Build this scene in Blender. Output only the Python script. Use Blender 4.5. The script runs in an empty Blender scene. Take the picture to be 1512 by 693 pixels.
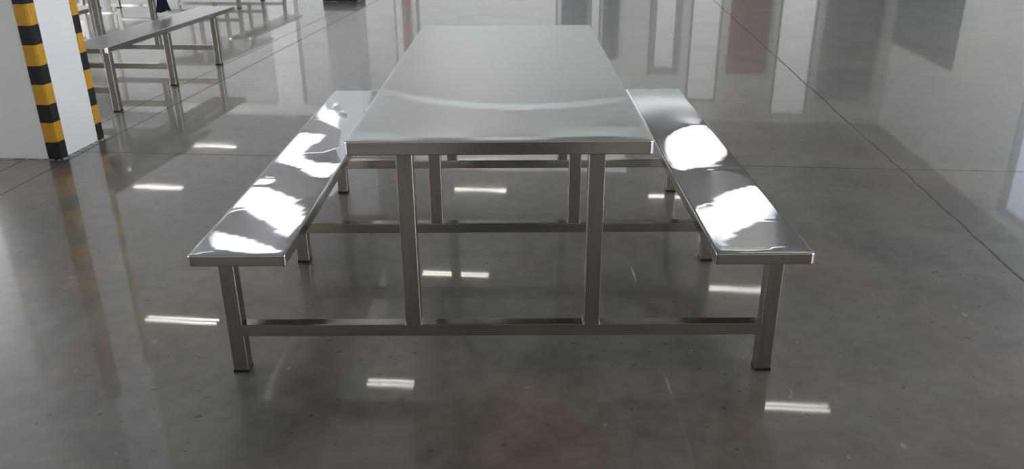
import bpy, bmesh, math, random
from mathutils import Vector, Matrix
import numpy as np
random.seed(7)
S = bpy.context.scene
COL = S.collection
A = math.radians(4.9)                       # the hall's grid is turned against the table
CA, SA = math.cos(A), math.sin(A)
CEIL = 5.0
def GW(gx, gy):                             # hall grid -> world
    return (gx*CA + gy*SA, -gx*SA + gy*CA)

# ------------------------------------------------------------------ materials
def mat(name):
    m = bpy.data.materials.new(name); m.use_nodes = True
    nt = m.node_tree
    return m, nt, nt.nodes['Principled BSDF']
def N(nt, t, **k):
    n = nt.nodes.new(t)
    for a, v in k.items(): setattr(n, a, v)
    return n
def L(nt, a, b): nt.links.new(a, b)
def math_n(nt, op, a, b=None, c=None):
    n = N(nt, 'ShaderNodeMath', operation=op)
    for i, v in enumerate((a, b, c)):
        if v is None: continue
        if isinstance(v, (int, float)): n.inputs[i].default_value = v
        else: L(nt, v, n.inputs[i])
    return n.outputs[0]
def ramp(nt, fac, stops):
    r = N(nt, 'ShaderNodeValToRGB'); L(nt, fac, r.inputs[0])
    e = r.color_ramp.elements
    while len(e) < len(stops): e.new(0.5)
    for el, (p, c) in zip(e, stops):
        el.position = p; el.color = (c, c, c, 1) if isinstance(c, (int, float)) else (*c, 1)
    return r.outputs[0]
def noise(nt, vec, scale, detail=4, rough=0.55, dist=0.0):
    n = N(nt, 'ShaderNodeTexNoise'); n.inputs['Scale'].default_value = scale
    n.inputs['Detail'].default_value = detail; n.inputs['Roughness'].default_value = rough
    n.inputs['Distortion'].default_value = dist
    if vec is not None: L(nt, vec, n.inputs['Vector'])
    return n.outputs['Fac']
def mixc(nt, fac, a, b, mode='MIX'):
    n = N(nt, 'ShaderNodeMix', data_type='RGBA', blend_type=mode)
    for s, v in ((n.inputs[0], fac), (n.inputs[6], a), (n.inputs[7], b)):
        if isinstance(v, (int, float)): s.default_value = v
        elif isinstance(v, tuple): s.default_value = (*v, 1)
        else: L(nt, v, s)
    return n.outputs[2]
def mapped(nt, scale=(1,1,1), rot=(0,0,0), src='Object'):
    t = N(nt, 'ShaderNodeTexCoord'); m = N(nt, 'ShaderNodeMapping')
    m.inputs['Scale'].default_value = scale; m.inputs['Rotation'].default_value = rot
    L(nt, t.outputs[src], m.inputs['Vector']); return m.outputs[0]

def plain(name, col, rough=0.5, metal=0.0, var=0.06, scale=6.0, spec=0.5):
    m, nt, b = mat(name)
    v = mapped(nt)
    f = noise(nt, v, scale, 5)
    lo = tuple(c*(1-var) for c in col); hi = tuple(min(1, c*(1+var)) for c in col)
    L(nt, ramp(nt, f, [(0.3, lo), (0.7, hi)]), b.inputs['Base Color'])
    b.inputs['Roughness'].default_value = rough; b.inputs['Metallic'].default_value = metal
    b.inputs['Specular IOR Level'].default_value = spec
    return m
def glow(name, col, strength):
    m = bpy.data.materials.new(name); m.use_nodes = True; nt = m.node_tree
    nt.nodes.remove(nt.nodes['Principled BSDF'])
    e = N(nt, 'ShaderNodeEmission'); e.inputs[0].default_value = (*col, 1); e.inputs[1].default_value = strength
    L(nt, e.outputs[0], nt.nodes['Material Output'].inputs[0]); m.cycles.emission_sampling = 'FRONT'; return m

def steel(name, col, rough, grain=(1, 1, 1), gbump=0.0, var=0.04, rvar=0.04, aniso=0.0):
    m, nt, b = mat(name)
    v = mapped(nt, grain)
    f = noise(nt, v, 60, 4)
    big = noise(nt, mapped(nt), 5.0, 4)
    L(nt, ramp(nt, f, [(0.3, tuple(c*(1-var) for c in col)), (0.7, tuple(c*(1+var) for c in col))]), b.inputs['Base Color'])
    b.inputs['Metallic'].default_value = 1.0
    r = math_n(nt, 'ADD', math_n(nt, 'MULTIPLY', big, rvar*2), rough - rvar)
    L(nt, r, b.inputs['Roughness'])
    b.inputs['Anisotropic'].default_value = aniso
    if gbump:
        bp = N(nt, 'ShaderNodeBump'); bp.inputs['Strength'].default_value = gbump; bp.inputs['Distance'].default_value = 0.001
        L(nt, f, bp.inputs['Height']); L(nt, bp.outputs[0], b.inputs['Normal'])
    return m

M_TOP = plain('satin_stainless', (0.84, 0.852, 0.865), 0.33, 1.0, 0.0)
M_SEAT = plain('polished_stainless', (0.68, 0.685, 0.705), 0.07, 1.0, 0.0)
M_TUBE = steel('brushed_stainless_tube', (0.40, 0.375, 0.35), 0.25, (1, 1, 0.08), gbump=0.05, var=0.08)
M_BAR = steel('bright_stainless_bar', (0.48, 0.46, 0.43), 0.15, (0.06, 1, 1), gbump=0.03, var=0.07, rvar=0.05)
M_SATIN = plain('worn_satin_stainless', (0.74, 0.74, 0.76), 0.31, 1.0, 0.0)
M_LIP = plain('shaded_steel_lip', (0.45, 0.43, 0.41), 0.16, 1.0, 0.0)  # same sheet as the top, its dark floor reflection put into the colour
M_WELD = steel('weld_bead', (0.42, 0.40, 0.38), 0.35, gbump=0.6)
M_CAP = plain('black_plastic', (0.015, 0.015, 0.016), 0.45)
M_WHITE = plain('white_column_paint', (0.89, 0.905, 0.92), 0.75, var=0.02, scale=3, spec=0.25)
M_MORTAR = plain('rough_mortar', (0.45, 0.44, 0.42), 0.9, var=0.25, scale=60)
M_WALL = plain('white_wall_paint', (0.72, 0.72, 0.69), 0.7, var=0.04, scale=1.5)
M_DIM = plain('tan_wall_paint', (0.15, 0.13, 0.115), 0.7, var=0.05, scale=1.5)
M_CEIL = plain('grey_roof_sheet', (0.26, 0.26, 0.26), 0.7, var=0.05, scale=1.0)
M_FRAME = plain('grey_window_frame', (0.30, 0.31, 0.30), 0.4)
M_HOUS = plain('grey_enamel', (0.35, 0.35, 0.34), 0.5, var=0.02)
M_BLUE = plain('dark_blue_shutter', (0.10, 0.14, 0.17), 0.5)
M_RED = plain('dull_red_door', (0.27, 0.15, 0.135), 0.5)
M_GREY = plain('grey_green_door', (0.27, 0.31, 0.32), 0.5)
M_NAVY = plain('navy_cloth', (0.010, 0.014, 0.032), 0.85, var=0.3, scale=30)
G_DAY = glow('daylight_pane', (0.95, 0.98, 1.0), 0.80)
G_SIDE = glow('daylight_and_fill_pane', (0.92, 0.96, 1.0), 7.0)  # right wall daylight, also the added nearest left window
G_FILL_LEFT = glow('strong_fill_pane', (0.90, 0.95, 1.0), 22.0)  # unseen left windows, added as ambient fill
G_BACK = glow('warm_fill_pane', (1.0, 0.93, 0.84), 1.2)  # windows behind the camera, added as ambient fill
G_BLUE = glow('bluish_daylight_pane', (0.70, 0.85, 1.0), 1.6)
G_GLOW_SHEET = glow('dim_roof_glow_sheet', (0.95, 0.98, 1.0), 1.15)  # added overhead glow that brightens the tabletop
G_ROOF_GLOW = glow('roof_glow_panel', (0.96, 0.98, 1.0), 2.1)  # added overhead glow for the white patches on the seats
G_TUBE = glow('lit_tube', (1.0, 0.95, 0.86), 21.0)

def hazard():
    m, nt, b = mat('hazard_band_rubber')
    t = N(nt, 'ShaderNodeTexCoord'); s = N(nt, 'ShaderNodeSeparateXYZ'); L(nt, t.outputs['Object'], s.inputs[0])
    f = math_n(nt, 'FRACT', math_n(nt, 'DIVIDE', s.outputs[2], 0.2136))
    k = math_n(nt, 'GREATER_THAN', f, 0.48)
    n = noise(nt, t.outputs['Object'], 14, 5)
    ye = ramp(nt, n, [(0.3, (0.56, 0.29, 0.018)), (0.7, (0.68, 0.36, 0.030))])
    bk = ramp(nt, n, [(0.3, (0.006, 0.007, 0.010)), (0.7, (0.011, 0.013, 0.017))])
    L(nt, mixc(nt, k, bk, ye), b.inputs['Base Color'])
    b.inputs['Roughness'].default_value = 0.5
    b.inputs['Specular IOR Level'].default_value = 0.35
    return m
M_HAZ = hazard()

def floor_mat():
    m, nt, b = mat('polished_concrete')
    g = mapped(nt, (1, 1, 1), (0, 0, A))
    o = mapped(nt)
    sep = N(nt, 'ShaderNodeSeparateXYZ'); L(nt, g, sep.inputs[0])
    big = noise(nt, o, 0.9, 4, 0.6)
    mid = noise(nt, o, 2.6, 5, 0.58, 0.4)
    fine = noise(nt, o, 16, 2, 0.5)
    c = ramp(nt, mid, [(0.30, (0.078, 0.070, 0.058)), (0.5, (0.128, 0.115, 0.095)), (0.70, (0.176, 0.161, 0.138))])
    warm = ramp(nt, big, [(0.40, (0.95, 1.02, 0.98)), (0.60, (1.18, 0.95, 0.86))])
    c = mixc(nt, 1.0, c, warm, 'MULTIPLY')
    c = mixc(nt, 0.2, c, ramp(nt, fine, [(0.35, (0.10, 0.095, 0.085)), (0.65, (0.24, 0.23, 0.215))]))
    # dark specks and pale scuffs worn into the concrete
    sp = noise(nt, mapped(nt, (1.0, 1.25, 1)), 30.0, 1, 0.3, 0.5)
    c = mixc(nt, math_n(nt, 'MULTIPLY', ramp(nt, sp, [(0.735, 0.0), (0.765, 1.0)]), 0.8), c, (0.035, 0.032, 0.03))
    sc = noise(nt, mapped(nt, (1.3, 0.9, 1), (0, 0, 0.6)), 12.0, 3, 0.5, 0.6)
    c = mixc(nt, math_n(nt, 'MULTIPLY', ramp(nt, sc, [(0.72, 0.0), (0.77, 1.0)]), 0.4), c, (0.5, 0.48, 0.46))
    # saw-cut joints
    wob = math_n(nt, 'MULTIPLY', math_n(nt, 'SUBTRACT', noise(nt, o, 3.0, 3), 0.5), 0.018)
    wob2 = math_n(nt, 'MULTIPLY', wob, 2.2)
    j = None
    for ax, pos, w, wb in ((0, -2.912, 0.005, wob), (0, -2.664, 0.0055, wob), (0, 1.925, 0.006, wob2), (0, -7.5, 0.006, wob),
                       (1, 2.157, 0.0050, None), (1, -2.45, 0.006, None), (1, 11.4, 0.006, None)):
        u = sep.outputs[ax]
        if wb is not None: u = math_n(nt, 'ADD', u, wb)
        d = math_n(nt, 'ABSOLUTE', math_n(nt, 'SUBTRACT', u, pos))
        k = math_n(nt, 'LESS_THAN', d, w)
        j = k if j is None else math_n(nt, 'MAXIMUM', j, k)
    c = mixc(nt, math_n(nt, 'MULTIPLY', j, 0.7), c, (0.022, 0.021, 0.020))
    L(nt, c, b.inputs['Base Color'])
    rb = ramp(nt, mid, [(0.3, 0.285), (0.7, 0.345)])
    L(nt, math_n(nt, 'ADD', rb, math_n(nt, 'MULTIPLY', j, 0.4)), b.inputs['Roughness'])
    b.inputs['IOR'].default_value = 1.6
    cw = math_n(nt, 'SUBTRACT', ramp(nt, mid, [(0.25, 0.75), (0.75, 0.5)]), math_n(nt, 'MULTIPLY', j, 0.7))
    L(nt, cw, b.inputs['Coat Weight'])
    L(nt, ramp(nt, noise(nt, mapped(nt, (0.6, 2.2, 1)), 2.0, 3), [(0.35, 0.018), (0.7, 0.05)]), b.inputs['Coat Roughness'])
    b.inputs['Coat IOR'].default_value = 1.5
    bp2 = N(nt, 'ShaderNodeBump'); bp2.inputs['Strength'].default_value = 0.05; bp2.inputs['Distance'].default_value = 0.004
    L(nt, noise(nt, o, 4.0, 1), bp2.inputs['Height']); L(nt, bp2.outputs[0], b.inputs['Coat Normal'])
    return m
M_FLOOR = floor_mat()

# ------------------------------------------------------------------ mesh helpers
def link(name, bm, m, parent=None, smooth=False, loc=(0,0,0), rz=0.0):
    me = bpy.data.meshes.new(name)
    bmesh.ops.recalc_face_normals(bm, faces=bm.faces[:])
    bm.to_mesh(me); bm.free()
    me.materials.append(m)
    if smooth:
        for p in me.polygons: p.use_smooth = True
    o = bpy.data.objects.new(name, me); COL.objects.link(o)
    o.location = loc; o.rotation_euler = (0, 0, rz)
    if parent is not None: o.parent = parent
    return o
def tag(o, label, cat, group=None, kind=None):
    o['label'] = label; o['category'] = cat
    if group: o['group'] = group
    if kind: o['kind'] = kind
    return o
def empty(name, loc, rz=0.0):
    o = bpy.data.objects.new(name, None); COL.objects.link(o)
    o.location = loc; o.rotation_euler = (0, 0, rz); o.empty_display_size = 0.1
    return o
def box(bm, x0, x1, y0, y1, z0, z1, bev=0.0, seg=2):
    t = bmesh.new()
    bmesh.ops.create_cube(t, size=1)
    for v in t.verts:
        v.co = Vector(((x0+x1)/2 + v.co.x*(x1-x0), (y0+y1)/2 + v.co.y*(y1-y0), (z0+z1)/2 + v.co.z*(z1-z0)))
    if bev: bmesh.ops.bevel(t, geom=t.edges[:], offset=bev, segments=seg, profile=0.5, affect='EDGES')
    me = bpy.data.meshes.new('t'); t.to_mesh(me); t.free(); bm.from_mesh(me); bpy.data.meshes.remove(me)
    return bm
def tube_z(bm, x0, x1, y0, y1, z0, z1, r=0.004, axis='z'):
    """square steel tube with rounded long edges"""
    pts = []
    for cx, cy, a0 in ((1, 1, 0), (-1, 1, 90), (-1, -1, 180), (1, -1, 270)):
        for k in range(4):
            a = math.radians(a0 + k*30)
            pts.append((cx, cy, r*math.cos(a), r*math.sin(a)))
    if axis == 'z': (u0, u1, v0, v1, w0, w1) = (x0, x1, y0, y1, z0, z1); f = lambda u, v, w: (u, v, w)
    else:           (u0, u1, v0, v1, w0, w1) = (y0, y1, z0, z1, x0, x1); f = lambda u, v, w: (w, u, v)
    rings = []
    for w in (w0, w1):
        ring = []
        for cx, cy, du, dv in pts:
            u = (u1 - r if cx > 0 else u0 + r) + du; v = (v1 - r if cy > 0 else v0 + r) + dv
            ring.append(bm.verts.new(f(u, v, w)))
        rings.append(ring)
    n = len(pts)
    for i in range(n): bm.faces.new((rings[0][i], rings[0][(i+1) % n], rings[1][(i+1) % n], rings[1][i]))
    bm.faces.new(rings[0][::-1]); bm.faces.new(rings[1])
    return bm

def slab(x0, x1, y0, y1, zt, th, nx, ny, hfun=None, r=0.004):
    """folded sheet-metal top: worked top sheet, rounded rim, straight lip, closed underside"""
    bm = bmesh.new()
    xa, xb, ya, yb = x0 + r, x1 - r, y0 + r, y1 - r
    us = np.linspace(0, 1, nx + 1); vs = np.linspace(0, 1, ny + 1)
    H = hfun(us, vs) if hfun else np.zeros((nx + 1, ny + 1))
    V = [[bm.verts.new((xa + (xb - xa)*u, ya + (yb - ya)*v, zt + H[i, j])) for j, v in enumerate(vs)] for i, u in enumerate(us)]
    for i in range(nx):
        for j in range(ny):
            bm.faces.new((V[i][j], V[i+1][j], V[i+1][j+1], V[i][j+1]))
    idx = [(i, 0) for i in range(nx)] + [(nx, j) for j in range(ny)] + [(i, ny) for i in range(nx, 0, -1)] + [(0, j) for j in range(ny, 0, -1)]
    prev = [V[i][j] for i, j in idx]
    prof = [(r*math.sin(a), r*(1 - math.cos(a))) for a in (math.pi/8, math.pi/4, math.pi*3/8, math.pi/2)] + [(r, r + 0.0012), (r, th - 0.0027), (r, th - 0.0015), (r - 0.0015, th)]
    for pi, (off, dz) in enumerate(prof):
        ring = []
        for i, j in idx:
            ox = off if i == nx else (-off if i == 0 else 0); oy = off if j == ny else (-off if j == 0 else 0)
            ring.append(bm.verts.new((xa + (xb-xa)*us[i] + ox, ya + (yb-ya)*vs[j] + oy, zt - dz)))
        n = len(ring)
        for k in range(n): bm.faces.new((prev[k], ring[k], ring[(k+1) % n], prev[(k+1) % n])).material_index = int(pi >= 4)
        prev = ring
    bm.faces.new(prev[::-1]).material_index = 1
    return bm

# ------------------------------------------------------------------ dents of the sheet metal
#HEIGHTS: buckling of the three steel sheets, solved to place their highlights, in hundredths of a millimetre
DENT = {
  'L': (20, 120, [0,0,0,0,0,0,0,0,0,0,0,0,0,0,0,0,0,0,0,0,0,0,0,0,0,0,0,0,0,0,0,0,0,0,0,0,0,0,0,0,0,0,0,0,0,0,0,0,0,0,0,0,0,0,0,0,0,0,0,0,0,0,0,0,0,0,0,0,0,0,0,0,0,0,0,0,0,0,0,0,0,0,0,0,0,0,0,0,0,0,0,0,0,0,0,0,0,0,0,0,0,0,0,0,0,0,0,0,0,0,0,0,0,0,0,0,0,0,0,0,0,0,15,30,42,40,36,29,17,1,-20,-49,-84,-77,-72,-69,-65,-54,-40,-18,22,45,22,-2,-22,-28,-34,-38,-43,-46,-49,-50,-50,-48,-43,-37,-64,-51,-35,-11,29,11,-31,-28,-27,-29,-28,-26,-22,-17,-8,5,3,0,-3,-6,-11,-16,-21,-26,-31,-36,-40,-45,-49,-52,-55,-55,-55,-55,-51,-45,-37,-25,-5,25,1,-14,-27,-25,-22,-19,-15,-9,0,16,20,24,32,34,13,9,-9,-14,-17,-20,-22,-25,-28,-31,-35,-37,-39,-42,-45,-47,-47,-46,-43,-37,-29,-17,-5,-13,-18,-21,-21,-20,-18,-14,-8,0,0,62,74,84,76,61,38,10,-25,-65,-110,-132,-131,-127,-120,-108,-92,-69,-41,-7,29,17,-36,-49,-60,-70,-79,-86,-91,-94,-94,-91,-83,-69,-47,-93,-74,-48,-13,25,-8,-42,-48,-50,-50,-47,-42,-32,-17,3,7,2,-5,-14,-22,-32,-42,-51,-60,-69,-77,-84,-91,-96,-100,-101,-100,-96,-89,-79,-66,-49,-27,-2,26,12,-16,-41,-35,-31,-27,-21,-13,-5,3,11,19,10,23,-4,-18,-27,-34,-39,-44,-50,-56,-61,-68,-72,-77,-81,-84,-85,-86,-82,-76,-65,-54,-40,-23,-33,-37,-39,-39,-36,-32,-27,-20,-11,0,0,105,115,119,94,60,21,-24,-73,-125,-175,-175,-172,-166,-156,-141,-122,-100,-77,-53,-36,-24,-64,-83,-99,-112,-122,-128,-132,-132,-128,-120,-107,-91,-75,-109,-89,-64,-33,-7,-58,-64,-67,-68,-64,-57,-46,-30,-7,18,5,-7,-21,-35,-50,-63,-76,-89,-100,-110,-121,-129,-135,-138,-138,-134,-128,-119,-107,-92,-75,-55,-33,-13,-2,-3,-20,-37,-38,-36,-32,-27,-21,-15,-6,5,19,-7,-19,-32,-42,-51,-58,-66,-74,-82,-90,-97,-101,-107,-113,-116,-116,-117,-107,-96,-83,-80,-72,-62,-56,-55,-54,-51,-47,-42,-35,-28,-19,-10,0,0,134,144,126,84,35,-18,-73,-130,-184,-213,-212,-208,-199,-186,-171,-154,-137,-120,-103,-91,-84,-108,-127,-143,-154,-161,-165,-165,-160,-152,-139,-122,-103,-86,-129,-116,-86,-61,-36,-74,-81,-83,-80,-72,-59,-42,-19,5,6,-10,-30,-48,-67,-84,-101,-116,-129,-142,-154,-162,-166,-167,-165,-160,-153,-143,-131,-117,-101,-84,-65,-46,-22,-28,-35,-41,-43,-44,-43,-40,-36,-30,-23,-14,-5,-18,-32,-46,-56,-65,-75,-85,-94,-102,-108,-114,-115,-128,-135,-138,-137,-132,-114,-107,-94,-77,-71,-67,-64,-63,-59,-55,-50,-45,-38,-32,-24,-16,-8,0,0,150,159,110,52,-8,-69,-129,-186,-241,-248,-246,-239,-229,-217,-203,-187,-171,-156,-141,-130,-141,-158,-172,-183,-190,-193,-192,-186,-177,-163,-144,-122,-98,-88,-118,-128,-115,-100,-91,-98,-98,-94,-86,-74,-57,-37,-13,9,-16,-40,-63,-85,-105,-124,-141,-157,-171,-182,-187,-189,-189,-186,-181,-174,-164,-155,-142,-128,-113,-97,-78,-57,-36,-43,-49,-52,-53,-53,-52,-48,-44,-37,-27,-17,-26,-42,-55,-66,-76,-86,-96,-103,-109,-112,-112,-110,-108,-111,-111,-109,-105,-102,-80,-71,-64,-62,-59,-56,-55,-52,-49,-45,-41,-36,-31,-25,-19,-13,-7,0,0,142,137,73,7,-59,-122,-181,-236,-283,-279,-274,-265,-254,-242,-227,-212,-195,-177,-162,-167,-185,-198,-208,-214,-216,-213,-207,-196,-181,-161,-136,-109,-98,-109,-120,-123,-121,-119,-119,-116,-110,-102,-91,-76,-58,-38,-18,-26,-53,-78,-103,-125,-145,-164,-180,-193,-201,-201,-201,-201,-201,-198,-193,-186,-179,-167,-156,-143,-126,-108,-88,-67,-44,-50,-56,-60,-61,-61,-58,-52,-44,-34,-22,-29,-47,-59,-70,-81,-89,-97,-103,-106,-105,-103,-96,-75,-74,-70,-66,-61,-55,-44,-43,-40,-40,-39,-39,-39,-38,-36,-35,-32,-29,-26,-23,-19,-14,-10,-5,0,0,113,96,23,-47,-111,-171,-226,-275,-302,-299,-292,-282,-270,-256,-241,-223,-203,-185,-186,-204,-216,-226,-231,-233,-230,-223,-211,-195,-173,-148,-118,-102,-109,-119,-125,-128,-129,-130,-129,-124,-117,-107,-94,-79,-62,-46,-34,-65,-93,-119,-142,-163,-182,-198,-207,-196,-186,-193,-200,-204,-207,-209,-209,-207,-192,-182,-168,-152,-135,-116,-95,-73,-49,-58,-64,-67,-66,-62,-55,-46,-34,-20,-27,-46,-57,-68,-77,-85,-91,-94,-94,-93,-85,-68,-31,-23,-20,-17,-14,-11,-8,-9,-10,-12,-14,-16,-18,-19,-20,-20,-20,-19,-18,-17,-15,-13,-10,-7,-4,0,0,82,39,-30,-95,-155,-211,-263,-313,-315,-309,-300,-289,-275,-259,-240,-219,-198,-198,-214,-227,-237,-243,-244,-241,-234,-223,-207,-186,-161,-131,-97,-106,-118,-126,-131,-134,-135,-135,-132,-127,-119,-109,-97,-84,-70,-61,-78,-106,-132,-157,-178,-197,-214,-210,-206,-176,-134,-147,-159,-169,-178,-186,-195,-206,-202,-186,-170,-154,-136,-117,-96,-73,-65,-68,-67,-64,-59,-50,-39,-26,-12,-18,-38,-48,-58,-66,-72,-77,-78,-77,-70,-54,-19,-12,37,34,33,32,32,30,27,23,18,14,10,6,2,-1,-4,-6,-8,-9,-9,-10,-10,-9,-8,-6,-3,0,0,58,-6,-72,-133,-190,-242,-289,-317,-315,-308,-297,-284,-269,-250,-228,-204,-200,-216,-231,-242,-249,-251,-249,-243,-232,-216,-196,-172,-144,-115,-105,-115,-124,-130,-134,-136,-137,-135,-131,-126,-118,-109,-98,-88,-81,-80,-114,-142,-167,-189,-209,-225,-231,-210,-178,-137,-91,-105,-119,-132,-144,-154,-164,-170,-179,-169,-157,-143,-127,-110,-90,-69,-65,-61,-55,-47,-37,-25,-12,3,-3,-21,-32,-41,-49,-54,-58,-57,-54,-43,-14,13,60,63,83,82,79,75,69,63,57,50,43,36,30,24,19,14,9,5,2,-1,-3,-5,-6,-7,-6,-5,-3,0,0,26,-43,-105,-162,-214,-264,-312,-313,-307,-298,-286,-272,-254,-234,-211,-190,-212,-229,-242,-250,-254,-253,-248,-237,-221,-201,-177,-150,-119,-105,-111,-118,-124,-129,-131,-133,-132,-130,-125,-119,-112,-102,-93,-87,-105,-122,-149,-173,-195,-214,-230,-248,-221,-185,-144,-99,-53,-68,-83,-96,-106,-113,-117,-118,-114,-109,-100,-89,-77,-66,-55,-48,-41,-34,-26,-16,-3,10,24,19,2,-10,-18,-26,-31,-34,-33,-31,-10,10,50,95,139,142,133,126,118,110,100,91,82,72,63,55,46,38,31,24,18,12,7,3,-1,-3,-5,-6,-6,-5,-3,0,0,-8,-69,-126,-179,-228,-275,-299,-296,-290,-280,-267,-252,-234,-214,-199,-207,-225,-239,-249,-253,-253,-248,-236,-220,-200,-176,-148,-117,-95,-99,-106,-112,-117,-120,-122,-123,-122,-119,-114,-107,-99,-88,-80,-93,-121,-147,-171,-193,-211,-226,-237,-228,-191,-150,-106,-61,-14,-29,-41,-50,-56,-58,-57,-54,-49,-45,-39,-32,-25,-19,-15,-11,-4,4,13,24,37,51,45,29,18,9,0,-5,-11,-10,-7,9,43,81,121,161,199,190,176,163,150,138,126,113,102,90,79,68,57,48,38,30,22,15,9,4,-1,-4,-6,-7,-7,-6,-4,0,0,-24,-81,-137,-189,-238,-272,-277,-274,-267,-257,-242,-226,-209,-194,-199,-219,-234,-243,-248,-247,-242,-231,-215,-194,-170,-142,-108,-70,-75,-84,-91,-97,-102,-106,-108,-108,-106,-103,-98,-90,-78,-70,-83,-112,-139,-163,-183,-201,-216,-229,-226,-193,-152,-110,-66,-20,29,17,13,9,7,7,8,9,12,14,17,19,21,23,26,31,37,45,54,65,79,75,57,47,35,22,15,11,22,32,42,73,107,141,174,208,240,225,207,190,174,159,144,130,115,102,88,75,63,52,41,31,22,14,7,2,-3,-7,-9,-10,-9,-7,-4,0,0,-28,-86,-142,-196,-247,-255,-254,-249,-240,-227,-211,-196,-182,-187,-208,-223,-232,-236,-234,-229,-221,-206,-184,-158,-130,-98,-62,-47,-54,-63,-71,-78,-83,-87,-89,-90,-88,-84,-76,-65,-55,-69,-98,-124,-148,-169,-187,-203,-218,-232,-205,-152,-113,-72,-28,19,69,85,77,76,73,70,68,67,65,64,63,62,62,63,65,69,74,82,92,104,102,84,69,52,34,35,35,33,50,70,96,124,152,180,208,236,265,245,226,208,191,174,157,140,123,107,92,77,63,50,38,28,18,10,3,-3,-8,-11,-12,-13,-11,-9,-5,0,0,-29,-88,-144,-197,-226,-228,-224,-216,-204,-190,-177,-166,-170,-190,-204,-212,-216,-215,-211,-204,-192,-172,-146,-114,-77,-40,-16,-20,-29,-39,-49,-57,-64,-69,-72,-73,-72,-68,-44,-35,-47,-77,-104,-128,-149,-169,-187,-202,-215,-224,-195,-121,-80,-39,3,45,87,133,148,137,131,125,119,113,108,104,100,97,94,94,95,98,103,110,117,130,104,82,60,36,28,38,48,66,85,106,130,153,177,201,226,252,278,255,238,220,201,182,162,143,124,106,89,73,58,44,31,20,10,2,-5,-10,-14,-16,-17,-16,-14,-10,-6,0,0,-29,-87,-142,-194,-197,-194,-185,-173,-159,-145,-151,-149,-165,-178,-186,-189,-188,-186,-182,-172,-154,-131,-103,-65,-11,33,25,11,-4,-18,-29,-40,-48,-54,-58,-61,-63,-64,-24,-17,-51,-79,-104,-126,-147,-165,-180,-193,-202,-210,-176,-94,-52,-12,27,67,107,144,187,193,176,167,157,149,140,132,125,119,115,112,110,110,111,115,133,115,91,65,42,33,44,56,71,88,107,125,145,164,184,205,226,249,273,273,249,228,206,183,161,139,118,98,80,63,47,33,21,10,0,-7,-13,-17,-20,-21,-20,-19,-16,-12,-6,0,0,-27,-81,-133,-158,-156,-149,-136,-121,-105,-105,-120,-132,-143,-151,-155,-156,-156,-154,-147,-132,-110,-86,-59,-24,22,62,59,36,16,-1,-15,-27,-37,-44,-50,-53,-55,-52,-8,-24,-50,-75,-99,-120,-138,-152,-165,-175,-183,-187,-144,-66,-26,12,47,82,115,148,179,211,212,195,182,169,156,146,135,126,119,113,108,102,97,91,118,94,74,57,41,49,58,70,83,97,111,126,142,158,174,190,206,222,238,261,256,228,202,176,151,127,105,84,65,48,33,19,8,-2,-10,-16,-20,-23,-24,-24,-22,-20,-16,-12,-6,0,0,-24,-76,-112,-115,-108,-96,-80,-63,-63,-77,-90,-101,-109,-114,-117,-120,-121,-116,-104,-86,-62,-44,-24,4,33,56,68,46,27,9,-6,-19,-29,-36,-41,-43,-41,-35,13,-14,-42,-65,-86,-103,-118,-131,-141,-149,-153,-137,-95,-39,-3,30,59,85,110,134,159,187,211,206,186,169,154,142,130,120,110,100,89,79,70,61,60,51,44,41,45,51,60,69,79,90,100,111,123,135,147,159,171,183,197,211,227,216,187,159,132,107,85,65,47,31,16,5,-5,-12,-18,-22,-24,-25,-25,-23,-21,-18,-15,-10,-5,0,0,-20,-72,-77,-71,-59,-43,-25,-22,-32,-42,-51,-60,-67,-73,-79,-84,-82,-74,-57,-40,-16,-15,-3,14,31,46,61,51,31,14,0,-11,-20,-26,-29,-30,-27,-19,25,-3,-27,-47,-62,-78,-92,-103,-110,-114,-115,-79,-40,-9,16,37,55,71,87,103,121,142,163,174,158,143,131,120,112,105,90,75,62,51,41,34,27,24,25,30,35,41,48,54,61,68,76,84,91,99,106,115,123,132,142,152,164,171,156,127,102,81,62,44,27,13,2,-7,-13,-17,-20,-21,-22,-22,-21,-19,-17,-14,-11,-8,-4,0,0,-10,-38,-37,-30,-19,-6,12,7,3,-2,-8,-15,-23,-36,-42,-44,-40,-32,-10,-12,-5,-3,3,11,19,27,34,35,25,15,5,-4,-11,-14,-16,-15,-13,-6,26,10,-4,-14,-33,-46,-56,-61,-62,-62,-59,-27,-6,6,16,25,33,41,48,57,66,77,88,94,87,78,71,66,63,63,54,45,35,26,19,13,11,11,12,15,18,22,27,30,33,37,41,45,49,52,56,61,65,69,75,80,87,93,93,76,62,51,42,22,9,0,-5,-9,-11,-13,-14,-14,-14,-13,-12,-11,-10,-8,-6,-4,-2,0,0,0,0,0,0,0,0,0,0,0,0,0,0,0,0,0,0,0,0,0,0,0,0,0,0,0,0,0,0,0,0,0,0,0,0,0,0,0,0,0,0,0,0,0,0,0,0,0,0,0,0,0,0,0,0,0,0,0,0,0,0,0,0,0,0,0,0,0,0,0,0,0,0,0,0,0,0,0,0,0,0,0,0,0,0,0,0,0,0,0,0,0,0,0,0,0,0,0,0,0,0,0,0,0,0,0,0,0,0,0,0,0,0,0,0,0,0,0,0,0,0]),
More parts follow.
